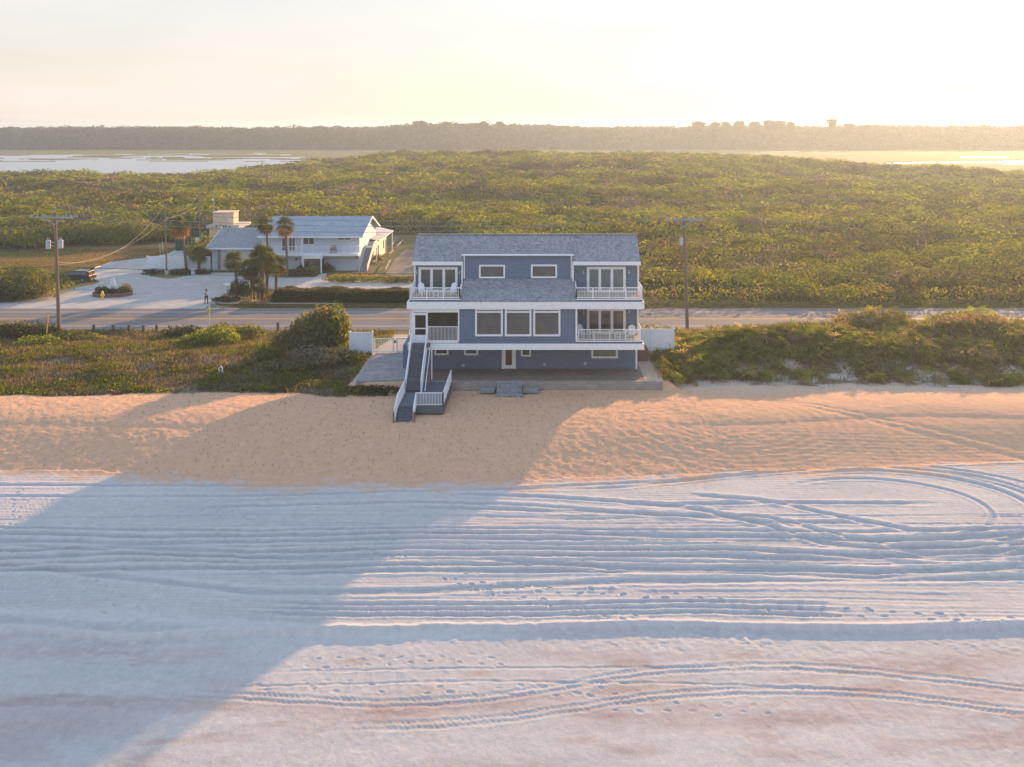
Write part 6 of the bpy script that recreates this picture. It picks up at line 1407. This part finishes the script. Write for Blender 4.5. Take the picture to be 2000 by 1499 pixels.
# ------------------------------------------------------------------ the person holding a controller
x, d = gp(403, 593.5); pe = empty('person', (x, d, 0), 'person in white shirt and black trousers standing beside the road with hands at chest', 'person')
def skin(name, verts, edges, radii, mt, parent, sub=1):
    me = bpy.data.meshes.new(name); me.from_pydata(verts, edges, []); o = bpy.data.objects.new(name, me); col.objects.link(o); o.parent = parent
    me.materials.append(mt); sm = o.modifiers.new('Skin', 'SKIN')
    if not me.skin_vertices: 
        bpy.context.view_layer.objects.active = o
    for i, r_ in enumerate(radii): me.skin_vertices[0].data[i].radius = r_ if isinstance(r_, tuple) else (r_, r_)
    me.skin_vertices[0].data[0].use_root = True
    ss = o.modifiers.new('Sub', 'SUBSURF'); ss.levels = sub; ss.render_levels = sub
    sm.use_smooth_shade = True; return o
skinm = mat('skin', (.30, .18, .12), .6); shirt = mat('white_shirt', (.68, .71, .75), .8); trou = mat('black_trousers', (.018, .018, .022), .85); hairm = mat('dark_hair', (.025, .02, .018), .8)
V = [(0,0,.95),(0,.01,1.15),(0,.01,1.36),(0,0,1.47),(0,-.02,1.60),(0,-.01,1.70)]; E = [(0,1),(1,2),(2,3),(3,4),(4,5)]; Rr = [(.14,.10),(.13,.095),(.16,.10),.055,(.075,.09),(.06,.075)]
def add(v, r_, frm): V.append(v); Rr.append(r_); E.append((frm, len(V)-1)); return len(V)-1
for s in (-1, 1):
    h = add((s*.10, 0, .88), .085, 0); k = add((s*.14, -.02, .48), .055, h); a = add((s*.17, .0, .10), .038, k); add((s*.19, -.15, .04), (.04,.03), a)
    sh = add((s*.19, .0, 1.38), .055, 2); el_ = add((s*.27, -.06, 1.12), .042, sh); wr = add((s*.10, -.27, 1.20), .028, el_); pmv = add((s*.05, -.32, 1.22), (.035,.02), wr)
    for j in range(4): f1 = add((s*(.02-.0*j), -.34-.01*j, 1.24-.022*j), .009, pmv); add((s*(-.02+.004*j), -.36+.006*j, 1.245-.022*j), .008, f1)
    add((s*.04, -.335, 1.27), .01, pmv)
body_ = skin('body', V, E, Rr, skinm, pe)
V = []; E = []; Rr = []
V = [(0,0,.98)]; Rr = [(.17,.13)]; 
i1 = add((0,.01,1.16), (.165,.12), 0); i2 = add((0,.01,1.37), (.175,.115), i1); add((0,0,1.44), .08, i2)
for s in (-1, 1):
    sh = add((s*.20, .0, 1.375), .075, i2); e1 = add((s*.285, -.06, 1.12), .06, sh); add((s*.17, -.20, 1.17), .045, e1)
skin('shirt', V, E, Rr, shirt, pe)
V = [(0,0,.92)]; Rr = [(.15,.11)]; E = []
for s in (-1, 1): h = add((s*.10, 0, .84), .098, 0); k = add((s*.14, -.02, .48), .072, h); add((s*.17, .0, .08), .058, k)
skin('trousers', V, E, Rr, trou, pe)
m = MB(); m.lathe([(.02,.13),(.07,.11),(.092,.06),(.098,0),(.09,-.04)][::-1], 0, .005, 1.68, 14); m.lathe([(.10,0),(.14,.005),(.10,.02)], 0, -.02, 1.685, 14); m.build('cap', hairm, pe, smooth=True)
m = MB(); m.prism([(-.018, 1.60), (.018, 1.60), (.006, 1.65), (-.006, 1.65)], 'y', -.125, -.10); m.build('nose', skinm, pe)
m = MB(); m.box(-.05, -.025, -.112, -.10, 1.645, 1.655); m.box(.025, .05, -.112, -.10, 1.645, 1.655); m.box(-.025, .025, -.112, -.10, 1.565, 1.572); m.build('face_features', hairm, pe)
for s in (-1, 1): m = MB(); m.box(s*.18-.05, s*.18+.05, -.2, .08, 0, .09); m.build('shoe', trou, pe, .02)
rc = empty('remote_controller', (x, d-.36, 1.22), 'black remote controller held by the person in the white shirt', 'controller')
m = MB(); m.box(-.13, .13, -.04, .05, -.03, .03); m.build('casing', M_BLACK, rc, .01); m = MB(); m.box(-.09, .09, -.01, .01, .03, .13); m.build('screen', M_BLACK, rc)

# ------------------------------------------------------------------ haze
hzb = MB(); hzb.box(-2200, 2200, -60, 2700, -4.5, 31)
hm_ = bpy.data.materials.new('haze_air'); hm_.use_nodes = True; t = hm_.node_tree; t.nodes.clear(); o_ = t.nodes.new('ShaderNodeOutputMaterial'); pv = t.nodes.new('ShaderNodeVolumePrincipled')
pv.inputs['Color'].default_value = (.68, .84, 1.0, 1); pv.inputs['Density'].default_value = HAZE_D if 'HAZE_D' in globals() else .00040; pv.inputs['Anisotropy'].default_value = .46
t.links.new(pv.outputs[0], o_.inputs['Volume'])
try: hm_.cycles.homogeneous_volume = True
except Exception: pass
hz_o = hzb.build('haze', hm_); tag(hz_o, kind='stuff')
